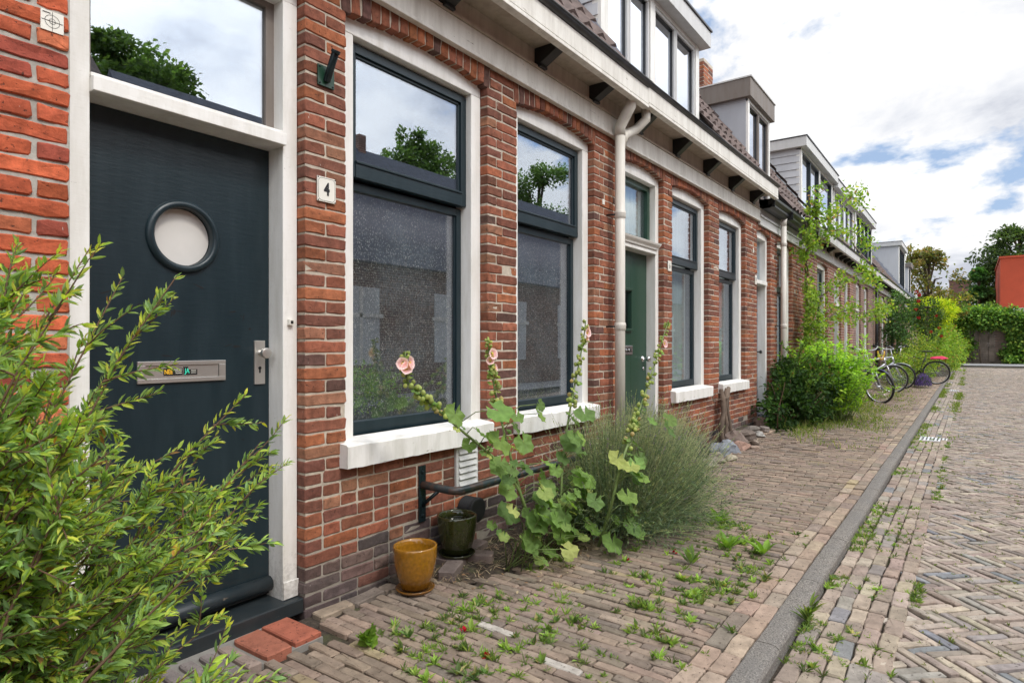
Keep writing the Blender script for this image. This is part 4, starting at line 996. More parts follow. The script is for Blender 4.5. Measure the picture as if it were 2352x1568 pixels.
# cut vine stump and wire
p = MB()
for dx, dy, r in ((0, 0, .030), (.16, -.02, .024), (.34, .0, .028), (.25, .03, .018)):
    p.tube([(7.80+dx, -.13+dy, .02), (7.76+dx*1.1+rng.normal(0, .025), -.12, .16), (7.80+dx*.9, -.10+dy, .30), (7.83+dx*.6+rng.normal(0, .03), -.11, .45), (7.88+dx*.45, -.09+dy, .60), (7.86+dx*.9, -.08+dy, .74)], [r*1.3, r, r*1.25, r*.85, r*1.3, r*.9], 9)
p.tube([(7.84, -.09, .60), (7.98, -.13, .63), (8.10, -.08, .62)], .02, 8)
p.tube([(7.95, -.08, .68), (7.70, -.07, .70), (7.62, -.05, .66), (7.66, -.05, .60), (7.85, -.09, .62)], .006, 6)
o = p.build('vine_stump', 'bark'); tag(o, 'bundle of cut grey vine trunks against the wall below the windows', 'vine')

# ------------------------------------------------------------------ foliage helpers
LEAF_N = ([(0, 0, 0), (.33, .5, .06), (.33, -.5, .06), (.33, 0, -.02), (.68, .40, .05), (.68, -.40, .05), (.68, 0, 0), (1, 0, -.06)], [(0, 3, 1), (0, 2, 3), (3, 6, 4, 1), (3, 2, 5, 6), (6, 7, 4), (6, 5, 7)])
LEAF_S = ([(0, 0, 0), (.5, .5, .08), (.5, -.5, .08), (1, 0, -.05)], [(0, 2, 3), (0, 3, 1)])
BLADE = ([(0, .5, 0), (0, -.5, 0), (.5, .4, .22), (.5, -.4, .22), (1, 0, .15)], [(0, 1, 3, 2), (2, 3, 4)])
def lobed(nl=5, ruf=.09, deep=.22):
    V = [(0.12, 0, 0)]; n = nl*6
    for i in range(n):
        a = -pi*.94+2*pi*.94*i/(n-1); r = .5*(1-deep*(.5-.5*cos(nl*(a+pi)*1.0))); r *= 1+.05*sin(i*2.7)
        V.append((.12+.38*0+r*cos(a)*.98+.0, r*sin(a), ruf*sin(i*1.35)+.03*cos(a*2)))
    for i in range(n):
        x, y, z = V[1+i]; V.append((.12+(x-.12)*.55, y*.55, z*.35-.035))
    F = [(0, 1+n+i, 1+n+i+1) for i in range(n-1)]+[(1+n+i, 1+i, 2+i, 2+n+i) for i in range(n-1)]
    return V, F
HOLLY = lobed(5, .05, .18)
ROSEL = LEAF_N
def norm(a): return a/np.maximum(np.linalg.norm(a, axis=-1, keepdims=True), 1e-9)
def leaves(mb, T, P, D, Nn, L, Wd, cols, **k):
    P = np.asarray(P, float); kk = len(P)
    if kk == 0: return
    D = norm(np.asarray(D, float)); Nn = np.asarray(Nn, float); Yv = norm(np.cross(Nn, D)); Z = np.cross(D, Yv)
    t = np.array(T[0]); L = np.broadcast_to(L, (kk,)); Wd = np.broadcast_to(Wd, (kk,))
    V = P[:, None]+D[:, None]*(t[None, :, 0, None]*L[:, None, None])+Yv[:, None]*(t[None, :, 1, None]*Wd[:, None, None])+Z[:, None]*(t[None, :, 2, None]*L[:, None, None])
    mb.many(V, T[1], cols, **k)
def rdir(k): return norm(rng.normal(0, 1, (k, 3)))
GR = ([(.12, .18, .045), (.15, .225, .05), (.09, .145, .04), (.20, .27, .06), (.28, .31, .09), (.26, .2, .1)], [4, 4, 3, 2, 1, .5])
def curve_pts(p0, d0, L, n=8, grav=-.25, wob=.08, to=None):
    p = np.array(p0, float); d = norm(np.array(d0, float)); pts = [p.copy()]; st = L/n
    for i in range(n):
        d = norm(d+np.array([0, 0, grav/n])+rng.normal(0, wob, 3)); p = p+d*st; pts.append(p.copy())
    return np.array(pts)
def along(pts, t):
    t = np.clip(t, 0, .9999)*(len(pts)-1); i = t.astype(int); f = (t-i)[:, None]
    return pts[i]*(1-f)+pts[i+1]*f, norm(pts[i+1]-pts[i])

# ---------------- willow-leaved shrub in the left foreground
def shrub_front():
    t = thing('willow_shrub', 'large narrow-leaved green shrub overhanging the dark door in the left foreground', 'shrub', (.25, -1.0, 0))
    st = MB(); lf = MB(); P = []; D = []; Nn = []; L = []; C = []
    pal = ([(.27, .41, .12), (.22, .35, .14), (.34, .48, .11), (.46, .58, .09), (.55, .65, .10), (.15, .24, .09), (.36, .2, .08)], [5, 5, 4, 2.5, 1.3, 2.5, .3])
    tips = []
    for i in range(255):
        # targets spread through the crown
        th = rng.uniform(-1, 1)
        tgt = np.array([rng.uniform(-.10, .80), rng.uniform(-1.42, -.62), rng.uniform(.15, 1.42)]) if i < 175 else np.array([rng.uniform(.20, .50), rng.uniform(-1.38, -.95), rng.uniform(.95, 1.46)])
        if tgt[0] > .45 and tgt[2] > 1.15 and i < 175: tgt[2] -= .35
        if tgt[2] < .55: tgt[0] = min(tgt[0], .66)
        if tgt[0] < .45 and i < 175: tgt[2] = min(tgt[2], 1.24+.5*tgt[0])
        tips.append(tgt)
    hand = [(.97, -1.13, 1.06), (1.02, -1.11, .97), (.91, -1.14, 1.18), (.90, -1.12, .76), (.85, -1.14, .65), (.76, -1.10, 1.47), (.60, -1.06, 1.52), (.66, -1.05, 1.46), (.47, -1.04, 1.50), (.36, -1.1, 1.44), (.74, -1.07, 1.42), (.74, -1.24, .60), (.95, -1.1, .88), (.98, -1.08, 1.0), (.86, -1.1, 1.08), (.80, -1.12, .92), (.93, -1.05, .82), (.72, -1.15, .75), (.88, -1.0, .95), (.70, -1.2, .48)]
    tips = hand+tips
    for ti, tgt in enumerate(tips):
        tgt = np.array(tgt, float); tgt[0] = tgt[0]*.94 if tgt[2] < 1.3 else tgt[0]-.05; b = np.array([.10+rng.normal(0, .10), -.98+rng.normal(0, .10), rng.uniform(-.02, .5)*(.9 if ti > 20 else .5)])
        mid = b*.45+tgt*.55+np.array([-.05, 0, .03+.06*rng.random()]); n = 14; pts = []
        for k in range(n+1):
            u = k/n; q = (1-u)**2*b+2*u*(1-u)*mid+u*u*tgt; pts.append(q+rng.normal(0, .004, 3))
        pts = np.array(pts); rr = np.linspace(.0065, .0012, n+1); st.tube(pts[::2], rr[::2], 6, cap=False)
        ln = np.linalg.norm(pts[-1]-pts[0])
        # side twigs
        subs = [(pts, .45, 1.0, int(ln*110))]
        for q in range(7 if ti < 20 else 9):
            u0 = rng.uniform(.35, .97); p0, d0 = along(pts, np.array([u0])); dd = norm(d0[0]*.8+rng.normal(0, .55, 3)+np.array([.30, 0, .02]))
            sp = curve_pts(p0[0], dd, rng.uniform(.06, .17), 5, .0, .07); st.tube(sp, np.linspace(.0022, .0008, 6), 4, cap=False); subs.append((sp, .05, 1.0, int(rng.uniform(24, 40))))
        for sp, u0, u1, k in subs:
            u = np.sort(rng.uniform(u0, u1, k)); pp, dd = along(sp, u); side = rdir(k); side = norm(side-dd*(side*dd).sum(1, keepdims=True))
            tipf = u[:, None]
            P.append(pp); D.append(norm(dd*(.55+.5*tipf)+side*.8)); Nn.append(norm(side*.3+dd*-.4+np.array([0, 0, 1.0])+rng.normal(0, .45, (k, 3)))); L.append(rng.uniform(.021, .041, k)*(1.05-.35*u))
            c = pick(*pal, k, var=.14); yl = (u > .82)[:, None]*(rng.random() < .5); c = np.where(yl, c*np.array([1.55, 1.4, .9]), c); C.append(c)
    P = np.concatenate(P); D = np.concatenate(D); Nn = np.concatenate(Nn); L = np.concatenate(L); C = np.concatenate(C)
    dist = np.linalg.norm(P-np.array([0, -2.6, 1.305]), axis=1); ok = dist > .80
    leaves(lf, LEAF_N, P[ok], D[ok], Nn[ok], L[ok], L[ok]*rng.uniform(.19, .33, ok.sum()), np.clip(C[ok], 0, .6), smooth=False)
    st.build('branches', 'stem', t); lf.build('foliage', 'leaf', t)
shrub_front()

# ---------------- hollyhocks
def hollyhock(path, label, big, flowers, buds=(.62, 1.0), seed=0):
    pts = np.array(path, float); t = thing('hollyhock', label, 'flower', tuple(pts[0]), 'hollyhocks in front of the windows')
    st = MB(); n = 30; u = np.linspace(0, 1, n); fine, _ = along(pts, u)
    for _ in range(2): fine[1:-1] = (fine[:-2]+fine[1:-1]*2+fine[2:])/4
    st.tube(fine, np.linspace(.0105, .0035, n), 8); lf = MB(); fl = MB(); bd = MB()
    pal = ([(.17, .28, .075), (.21, .33, .08), (.13, .22, .065), (.36, .41, .12)], [4, 4, 3, 1.2])
    extra = [(rng.uniform(.03, .55), rng.uniform(pi+.05, 2*pi-.05), rng.uniform(.10, .28), rng.uniform(.08, .17)) for _ in range(12)]
    for (uu, ang, ln, sz) in list(big)+extra:                   # large leaves with petioles
        sz *= .98
        p0, d0 = along(fine, np.array([uu])); p0 = p0[0]; dr = np.array([cos(ang), sin(ang), .35+.2*rng.random()]); dr = dr/np.linalg.norm(dr)
        end = p0+dr*ln; end[2] -= .1*ln; end[1] = min(end[1], -.05)
        st.tube([p0, (p0+end)/2+np.array([0, 0, .03]), end], [.003, .0024, .002], 6)
        nr = norm(np.array([rng.normal(0, .35), -.75+rng.normal(0, .25), .75])); dd = np.array([dr[0], dr[1]*.5, -.55+rng.normal(0, .25)])
        leaves(lf, HOLLY, [end], [dd], [nr], sz, sz*1.05, pick(*pal, 1), smooth=True)
    k = int(44*(buds[1]-buds[0])/.38); us = np.sort(rng.uniform(buds[0], buds[1], k))
    for q, uu in enumerate(us):                     # buds and seed capsules with small bracts
        p0, d0 = along(fine, np.array([uu])); sd_ = rdir(1)[0]; sd_[2] = abs(sd_[2])*.5; sd_ = sd_-d0[0]*(sd_@d0[0]); sd_ = sd_/np.linalg.norm(sd_); r = .0135*(1.15-.55*(uu-buds[0])/(buds[1]-buds[0]+.01))
        c = p0[0]+sd_*(r*1.6+.004); c0 = tuple(c)
        bd.lathe([(.0003, -r), (r*.75, -r*.7), (r, 0), (r*.75, r*.7), (.0003, r*1.15)], c0, 7, col=pick([(.44, .48, .16), (.34, .40, .12), (.50, .40, .18)], [4, 3, 1], 1)[0])
        leaves(lf, LEAF_N, [p0[0]]*2, [sd_+rng.normal(0, .5, 3) for _ in range(2)], [rng.normal(0, 1, 3) for _ in range(2)], rng.uniform(.018, .032, 2), .010, pick(*GR, 2)*1.5)
    for uu in rng.uniform(.30, .88, 16):             # small stem leaves
        p0, d0 = along(fine, np.array([uu])); a = rng.uniform(pi*.9, 2*pi+.2); dr = np.array([cos(a), sin(a)*.7, .1])
        sz = rng.uniform(.035, .065)*(1.15-uu*.5); leaves(lf, HOLLY, [p0[0]+dr*.03], [dr+np.array([0, 0, -.3])], [(rng.normal(0, .3), -.6, .8)], sz, sz, pick(*pal, 1), smooth=True)
    for (uu, ang, sz) in flowers:                   # funnel of five overlapping petals
        p0, d0 = along(fine, np.array([uu])); ax = np.array([cos(ang), sin(ang), .15]); ax /= np.linalg.norm(ax); c = p0[0]+ax*.02
        e1 = np.cross(ax, (0, 0, 1)); e1 /= np.linalg.norm(e1); e2 = np.cross(ax, e1); V = [c]; nn = 40; R = sz/2
        rings = ((.35, .35), (.72, .75), (1.0, .92))
        for (rr, hh) in rings:
            for i in range(nn):
                a = 2*pi*i/nn; lob = 1-.10*abs(sin(2.5*a))**.6; wv = .07*sin(12*a)*rr
                V.append(c+ax*(hh*R*.55+wv*R*.6)+(e1*cos(a)+e2*sin(a))*R*rr*lob)
        F = [(0, 1+i, 1+(i+1) % nn) for i in range(nn)]+[(1+r_*nn+i, 1+(r_+1)*nn+i, 1+(r_+1)*nn+(i+1) % nn, 1+r_*nn+(i+1) % nn) for r_ in range(2) for i in range(nn)]
        cols = [(.66, .42, .22)]*nn+[(.84, .46, .48)]*nn+[(.92, .66, .69)]*nn
        fl.raw([tuple(v) for v in V], [i for f in F for i in f], [len(f) for f in F], col=np.array(cols), smooth=True)
        fl.lathe([(.0002, -.006), (.004, -.003), (.0045, .003), (.0002, .007)], tuple(c+ax*R*.3), 8, col=(.75, .55, .12))
    st.build('stalk', 'green_stem', t); lf.build('leaves', 'leaf', t); bd.build('buds', 'leaf', t)
    if flowers: fl.build('blossoms', 'petal', t)
    return t
A = [(3.14, -.5, 0), (3.02, -.5, .28), (2.94, -.48, .49), (2.73, -.45, .69), (2.56, -.42, .81), (2.36, -.4, .96), (2.24, -.38, 1.05), (2.17, -.36, 1.11), (2.15, -.36, 1.20), (2.16, -.36, 1.27)]
B = [(3.18, -.46, 0), (3.10, -.40, .35), (3.03, -.36, .62), (2.97, -.33, .86), (2.92, -.32, 1.05), (2.88, -.32, 1.20), (2.86, -.32, 1.34)]
Cc = [(3.36, -.55, 0), (3.38, -.5, .22), (3.42, -.48, .46), (3.52, -.45, .70), (3.64, -.43, .95), (3.75, -.42, 1.18), (3.81, -.42, 1.34), (3.84, -.42, 1.47)]
Dd = [(3.54, -.68, 0), (3.42, -.84, .33), (3.47, -.87, .55), (3.68, -.86, .77), (4.01, -.82, 1.04), (4.24, -.80, 1.27), (4.45, -.78, 1.48)]
hollyhock(A, 'hollyhock leaning far left before the patterned window, three pale pink blossoms near its tip', [(.10, -2.2, .16, .15), (.16, -1.0, .15, .16), (.2, 3.3, .14, .13), (.26, -.5, .12, .11), (.3, -2.4, .1, .10), (.38, 2.9, .09, .09), (.05, -2.6, .20, .17), (.12, -1.6, .18, .16), (.45, -1.2, .08, .09)],
          [(.90, pi+.5, .068), (.905, -1.2, .072), (.87, -2.1, .066)], (.5, 1.0))
hollyhock(B, 'hollyhock standing before the brick pillar between the two windows, open pink flower with yellow eye', [(.12, -1.9, .14, .14), (.2, -.7, .15, .14), (.3, -2.2, .12, .12), (.38, -.6, .12, .11), (.45, -1.6, .10, .10), (.34, .2, .1, .10)],
          [(.885, -1.75, .072), (.84, -2.4, .055), (.79, -1.2, .05)], (.55, 1.0))
hollyhock(Cc, 'tall hollyhock before the second window, pale and deep pink flowers at its top right', [(.08, -1.2, .18, .17), (.14, -2.4, .15, .16), (.2, -.3, .16, .14), (.28, -1.4, .14, .13), (.34, -2.6, .12, .11), (.4, -.5, .12, .12), (.47, -2.0, .10, .09), (.16, -.9, .2, .15)],
          [(.90, -1.7, .068), (.935, -1.3, .045), (.855, -1.5, .055)], (.52, 1.0))
hollyhock(Dd, 'hollyhock leaning right across the green door, single pale flower', [(.08, -1.5, .18, .16), (.13, -.6, .16, .15), (.2, -2.0, .14, .14), (.26, -.9, .15, .13), (.34, -1.8, .12, .12), (.4, -.4, .10, .10), (.02, -2.2, .2, .16), (.05, -1.0, .22, .17)],
          [(.86, -1.7, .066)], (.42, 1.0))
# low hollyhock rosette leaves at the foot
t = thing('hollyhock_seedlings', 'low cluster of big ragged mallow leaves at the foot of the hollyhocks', 'plant', (3.1, -.45, 0)); lf = MB(); st = MB()
for i in range(60):
    a = rng.uniform(pi, 2*pi); r = rng.uniform(.08, .46); b0 = np.array([3.0+rng.uniform(-.15, .9), -.42+rng.normal(0, .05), .0]); e = b0+np.array([cos(a)*r, sin(a)*r*.75, rng.uniform(.04, .50)])
    st.tube([b0, (b0+e)/2+np.array([0, 0, .06]), e], [.0035, .003, .002], 5); sz = rng.uniform(.05, .125)
    leaves(lf, HOLLY, [e], [(cos(a), sin(a), -.5+rng.normal(0, .3))], [(rng.normal(0, .35), -.55+rng.normal(0, .3), .8)], sz, sz, pick([(.19, .30, .08), (.14, .24, .07), (.38, .42, .14), (.24, .32, .09)], [4, 4, 1, 3], 1), smooth=True)
st.build('stalks', 'green_stem', t); lf.build('leaves', 'leaf', t)

# ---------------- generic leafy blobs
def foliage(mb, blobs, pal, T=LEAF_S, size=(.03, .05), wr=.5, shell=.55, up=.6, gaps=.0, ymax=None, stt=None):
    for (cx_, cy_, cz_, rx, ry, rz, n) in blobs:
        # sub-clumps
        nc = max(3, int(n/60)); cc_ = rdir(nc)*rng.uniform(shell, 1, (nc, 1)); i = rng.integers(0, nc, n)
        p = cc_[i]+rng.normal(0, .20, (n, 3)); P = np.array([cx_, cy_, cz_])+p*np.array([rx, ry, rz])
        bright = np.clip(.85+.35*rng.normal(0, 1, nc), .5, 1.5)[i]
        D = norm(norm(p)*.8+rdir(n)*.8+np.array([0, 0, -.15])); Nn = norm(np.array([0, 0, up])+norm(p)*.6+rdir(n)*.6)
        L = rng.uniform(size[0], size[1], n); C = pick(*pal, n, var=.15)*bright[:, None]**.6
        ok = np.ones(n, bool)
        if ymax is not None: ok &= P[:, 1] < ymax
        ok &= P[:, 2] > 0.0
        leaves(mb, T, P[ok], D[ok], Nn[ok], L[ok], L[ok]*wr, np.clip(C[ok], .003, .7))
# ---------------- lavender
def lavender(c, R, H, n, label):
    t = thing('lavender_bush', label, 'shrub', c); st = MB(); lf = MB(); fl = MB(); P = []; D = []; L = []; W = []; C = []
    c = np.array(c)
    for i in range(n):
        a = rng.uniform(0, 2*pi); inc = np.abs(rng.normal(0, .72)); inc = min(inc, 1.5); o = np.array([cos(a), sin(a)*.9, 0])
        b = c+o*rng.uniform(0, .5)*R+np.array([0, 0, rng.uniform(0, .16)]); d = norm(o*sin(inc)+np.array([.48, 0, cos(inc)]))
        ln = H*rng.uniform(.62, 1.05)*(1 if inc < .8 else .92)
        if (b+d*ln)[1] > -.04: d[1] = -abs(d[1])*.3; d = norm(d)
        pt = curve_pts(b, d, ln, 5, .10, .03); V = pt
        k = 12; u = rng.uniform(.08, .78, k); pp, dd = along(pt, u); s = rdir(k)
        P.append(pp); D.append(norm(dd*.8+s*.75)); L.append(rng.uniform(.022, .040, k)); W.append(rng.uniform(.003, .005, k)); C.append(pick([(.22, .28, .18), (.28, .34, .22), (.15, .20, .13), (.32, .35, .18)], [4, 3, 3, 1], k))
        # thin stalk as a narrow 3-sided tube
        st.tube(pt, [.0018, .0017, .0015, .0013, .0011, .0008], 3, cap=False, col=tuple(pick([(.27, .33, .18), (.40, .42, .25), (.18, .24, .13), (.46, .42, .28)], [4, 3, 3, 1], 1)[0]))
        tip = pt[-1]; k = 7; u = rng.uniform(.86, 1, k); pp, dd = along(pt, u); purple = rng.random() < .07
        col = pick([(.46, .48, .28), (.36, .42, .25), (.54, .50, .34)], [3, 3, 2], k) if not purple else pick([(.28, .14, .42), (.36, .2, .5)], [1, 1], k)
        P.append(pp); D.append(norm(dd+rdir(k)*.6)); L.append(rng.uniform(.008, .014, k)); W.append(np.full(k, .005)); C.append(col)
    P = np.concatenate(P); D = np.concatenate(D); L = np.concatenate(L); W = np.concatenate(W); C = np.concatenate(C)
    ok = P[:, 1] < -.01; leaves(lf, LEAF_S, P[ok], D[ok], rdir(ok.sum()), L[ok], W[ok], C[ok])
    foliage(lf, [(c[0]+.1, c[1]-.02, .17, R*1.0, R*.80, .19, 6500), (c[0]+.28, c[1], .36, R*.92, R*.68, .20, 4200)], ([(.17, .24, .16), (.24, .31, .21), (.10, .15, .10), (.30, .37, .23)], [4, 3, 3, 1.5]), LEAF_S, (.030, .055), .13, shell=.3, ymax=-.03)
    st.build('stalks', 'leaf', t); lf.build('foliage', 'leaf', t)
lavender((4.02, -.62, 0), .68, .76, 2700, 'wide grey-green lavender bush spilling over the pavement, a few purple flowers')
lavender((4.85, -.40, 0), .5, .78, 900, 'taller thinner lavender growing behind the wide one, against the green door')

DKG = ([(.07, .14, .045), (.09, .18, .055), (.055, .11, .04), (.14, .24, .065)], [4, 4, 3, 1.5])
LTG = ([(.30, .50, .055), (.36, .56, .06), (.20, .37, .05), (.46, .62, .07)], [4, 4, 3, 2])
YEL = ([(.33, .44, .07), (.24, .37, .06), (.17, .29, .055), (.50, .50, .08), (.36, .2, .08)], [3, 4, 4, .8, .5])
# dark shrub by door 8
t = thing('evergreen_shrub', 'glossy dark green shrub beside the lower end of the white downpipe at number 8', 'shrub', (9.9, -.45, .1)); m = MB()
foliage(m, [(9.75, -.42, .35, .55, .30, .28, 1500), (10.3, -.50, .50, .6, .38, .40, 2200), (10.9, -.55, .62, .6, .45, .50, 2400), (10.5, -.35, .75, .5, .28, .30, 800)], DKG, LEAF_N, (.045, .08), .6, ymax=-.03)
for q in range(46):                                  # loose shoots breaking the outline
    b0 = (rng.uniform(9.6, 11.1), rng.uniform(-.75, -.25), rng.uniform(.4, .9)); sp = curve_pts(b0, (rng.normal(0, .5), -.35+rng.normal(0, .35), .9), rng.uniform(.3, .6), 6, -.5, .12); k = 26; pp, dd = along(sp, rng.uniform(.2, 1, k))
    leaves(m, LEAF_N, pp, norm(dd*.5+rdir(k)), rdir(k)+np.array([0, 0, .8]), rng.uniform(.045, .075, k), .03, pick([(.14, .25, .07), (.22, .33, .08), (.30, .22, .09)], [4, 3, .6], k))
    m.tube(sp, .004, 4, cap=False, col=(.1, .12, .05)); m.build('foliage', 'leaf', t)
s = MB()
for i in range(26): s.tube(curve_pts((10.3+rng.normal(0, .35), -.4, .1), (rng.normal(0, .6), rng.normal(-.2, .3), 1), .7, 6, 0, .15), [.01, .009, .008, .006, .005, .004, .003], 5)
s.build('branches', 'stem', t)
# reddish tipped rose foliage + lime leafy perennial
t = thing('leafy_perennial', 'bright lime green leafy plant with upright shoots next to the bicycles', 'plant', (11.7, -.75, .1)); m = MB(); s = MB(); P = []; D = []; Nn = []
for i in range(240):
    b = (11.45+rng.normal(0, .22), -.72+rng.normal(0, .16), .06); d = (rng.normal(0, .30), rng.normal(0, .30), 1); pt = curve_pts(b, d, rng.uniform(.85, 1.42), 7, -.1, .06); s.tube(pt, np.linspace(.006, .002, 8), 4)
    k = 40; u = rng.uniform(.15, 1, k); pp, dd = along(pt, u); sd2 = rdir(k); sd2[:, 2] *= .3; P.append(pp); D.append(norm(sd2+dd*.35)); Nn.append(norm(dd+rdir(k)*.35))
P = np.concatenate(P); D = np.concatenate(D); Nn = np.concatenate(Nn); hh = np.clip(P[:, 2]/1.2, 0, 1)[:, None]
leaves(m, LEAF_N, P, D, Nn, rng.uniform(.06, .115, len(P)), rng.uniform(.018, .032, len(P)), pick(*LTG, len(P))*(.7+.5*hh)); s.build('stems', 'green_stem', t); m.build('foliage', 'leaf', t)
# climbing rose
t = thing('climbing_rose', 'climbing rose trained up the wall, yellow-green leafy arms reaching over the street', 'climber', (12.6, -.2, .1)); m = MB(); s = MB()
trunk = [(12.6, -.16, .05), (12.5, -.14, 1.0), (12.7, -.13, 2.0), (12.5, -.15, 2.9), (12.3, -.3, 3.5)]
s.tube(trunk, [.03, .026, .022, .018, .012], 8)
arms = [[(12.5, -.2, 3.0), (13.2, -.5, 3.5), (14.2, -.7, 3.55), (15.6, -.8, 3.45)], [(12.7, -.15, 2.0), (13.4, -.5, 2.4), (14.6, -.7, 2.75), (15.5, -.8, 2.85), (17.2, -.8, 2.65)], [(12.6, -.16, 1.5), (13.6, -.5, 1.95), (15.2, -.75, 2.0), (16.8, -.85, 2.05), (18.6, -.95, 2.25)],
        [(12.3, -.3, 3.5), (12.0, -.4, 3.9), (12.6, -.5, 4.15)], [(12.4, -.3, 3.4), (13.0, -.6, 3.8), (14.0, -.7, 4.2), (14.9, -.8, 4.35)], [(12.5, -.2, 2.6), (11.9, -.3, 3.0), (11.75, -.3, 3.4)]]
for a in arms:
    a = np.array(a); pp, _ = along(a, np.linspace(0, 1, 14)); pp += rng.normal(0, .02, pp.shape); s.tube(pp, np.linspace(.014, .004, 14), 6)
    L_ = np.linalg.norm(np.diff(a, axis=0), axis=1).sum(); k = int(120*L_); pc, dd = along(a, rng.uniform(.12, 1, k)); nc = int(L_*6); cu = rng.uniform(.1, 1, nc); cp, _ = along(a, cu); idx = rng.integers(0, nc, k)
    off = rng.normal(0, .4, (nc, 3))*np.array([.3, .2, .22]); P = cp[idx]+off[idx]+rng.normal(0, .075, (k, 3)); ok = P[:, 1] < -.02
    leaves(m, LEAF_N, P[ok], norm(rdir(k)+np.array([0, 0, -.5]))[ok], norm(rdir(k)*.7+np.array([0, -.3, 1]))[ok], rng.uniform(.06, .10, ok.sum()), rng.uniform(.038, .058, ok.sum()), pick(*YEL, ok.sum()))
foliage(m, [(12.45, -.25, 2.35, .34, .15, .45, 420), (12.5, -.28, 1.75, .42, .2, .45, 620), (12.3, -.28, 1.25, .5, .22, .40, 900), (11.75, -.33, 3.05, .28, .16, .3, 420), (12.3, -.3, 3.75, .3, .18, .25, 260), (11.6, -.4, .95, .6, .25, .3, 900)],
        ([(.25, .37, .06), (.18, .29, .055), (.35, .45, .06), (.36, .2, .09)], [4, 3, 3, .35]), LEAF_N, (.045, .075), .6, shell=.2, ymax=-.03)
s.build('stems', 'bark', t); m.build('foliage', 'leaf', t)
# rose bush with red flowers, yellow bush, others down the row
def bush(name, label, cat, base, blobs, pal, size, T=LEAF_S, wr=.5, group=None, trunkr=None, flowers=None, shell=.5, mat='leaf', ymax=None):
    t = thing(name, label, cat, base, group); m = MB(); foliage(m, blobs, pal, T, size, wr, shell, ymax=ymax); m.build('foliage', mat, t)
    s = MB(); bx, by, bz = base; r = trunkr or .02
    for (a, b, c, rx, ry, rz, n) in blobs:
        s.tube([(bx, by, bz), ((bx+a)/2+.05, (by+b)/2, (bz+c)/2), (a, b, c)], [r, r*.7, r*.4], 6)
        for q in range(5):
            d = rdir(1)[0]; s.tube([(a, b, c-rz*.2), (a+d[0]*rx*.6, b+d[1]*ry*.6, c+d[2]*rz*.6)], [r*.4, r*.12], 5)
    s.build('trunk' if trunkr else 'stems', 'bark', t)
    if flowers:
        f = MB()
        for p_ in flowers:
            k = 22; d = rdir(k); leaves(f, LEAF_N, np.array(p_)+d*.02, d+rdir(k)*.5, rdir(k), .05, .042, pick([(.38, .012, .02), (.46, .03, .035), (.28, .01, .02)], [3, 2, 1], k))
        f.build('blossoms', 'petal', t)
    return t
bush('red_rose_bush', 'dark rose bush with red blooms left of the black downpipe garden, behind the bicycles', 'rose', (25.2, -.7, 0), [(25.2, -.65, 1.9, .9, .5, .75, 1800), (25.3, -.7, 2.6, .8, .45, .5, 1200), (25.5, -.7, 1.1, .8, .4, .7, 900)], DKG, (.07, .12), flowers=[(24.9, -1.15, 3.05), (25.6, -1.2, 3.0), (25.0, -1.2, 2.75), (24.7, -1.15, 2.45), (26.2, -1.15, 3.02), (25.2, -1.2, 2.2)], ymax=-.03)
bush('red_rose_bush', 'round-headed standard rose with red and orange blooms on a stout brown stem', 'rose', (28.6, -1.25, 0), [(28.4, -1.25, 2.15, .95, .6, .65, 2200), (28.4, -1.3, 2.75, .6, .45, .35, 700)], ([(.05, .10, .03), (.08, .14, .035), (.16, .20, .05)], [4, 3, 1]), (.07, .12), trunkr=.09, flowers=[(27.6, -1.6, 2.35), (27.4, -1.45, 1.75), (28.0, -1.75, 1.6), (27.7, -1.7, 1.9)])
bush('golden_shrub', 'brilliant yellow-green shrub with fine drooping leaves above the roses', 'shrub', (33.5, -1.3, 0), [(33.2, -1.25, 2.75, 1.6, .75, .55, 3200), (33.2, -1.3, 2.2, 1.4, .7, .6, 1800)], ([(.62, .70, .04), (.50, .62, .04), (.72, .74, .06), (.2, .36, .03)], [4, 3, 2, 1.5]), (.14, .24), wr=.22, trunkr=.06)
bush('flowering_hedge', 'loose green bushes with orange tips bordering the pavement under the golden shrub', 'hedge', (31, -1.4, 0), [(30.2, -1.5, 1.25, 1.5, .5, .75, 2200), (33, -1.75, 1.3, 2, .55, .85, 2600), (37, -2.0, 1.0, 2.5, .5, .8, 2200), (29, -1.3, .6, 1.2, .4, .5, 1200)], ([(.26, .40, .06), (.19, .31, .05), (.38, .48, .07), (.42, .22, .07)], [4, 4, 2, .35]), (.08, .14))
bush('garden_plants', 'mixed yellow-green plants behind the rear bicycle', 'plant', (23.6, -.9, 0), [(22.6, -.8, .55, .9, .35, .5, 1600), (24.6, -1.0, .7, 1.0, .45, .65, 1800), (26.6, -1.2, .9, 1.0, .5, .8, 1600)], ([(.34, .42, .07), (.22, .34, .05), (.14, .24, .05), (.48, .46, .08)], [3, 4, 2, 1]), (.06, .11))
t = thing('lavender_bush', 'low clump of violet-blue flowers at the rear bicycle wheel', 'flower', (22.3, -1.5, 0)); m = MB(); k = 1300
qa = rng.uniform(0, 2*pi, k); qr = np.sqrt(rng.random(k)); P = np.stack([22.4+.5*qr*np.cos(qa), -1.45+.22*qr*np.sin(qa), .02+.36*np.sqrt(1.02-qr**2)*rng.beta(2, 1.1, k)], 1); leaves(m, LEAF_S, P, rdir(k)*.4+np.array([0, -.2, 1]), rdir(k), .09, .025, pick([(.20, .13, .42), (.14, .10, .32), (.08, .12, .05)], [3, 2, 1.5], k)); m.build('blossoms', 'leaf', t)

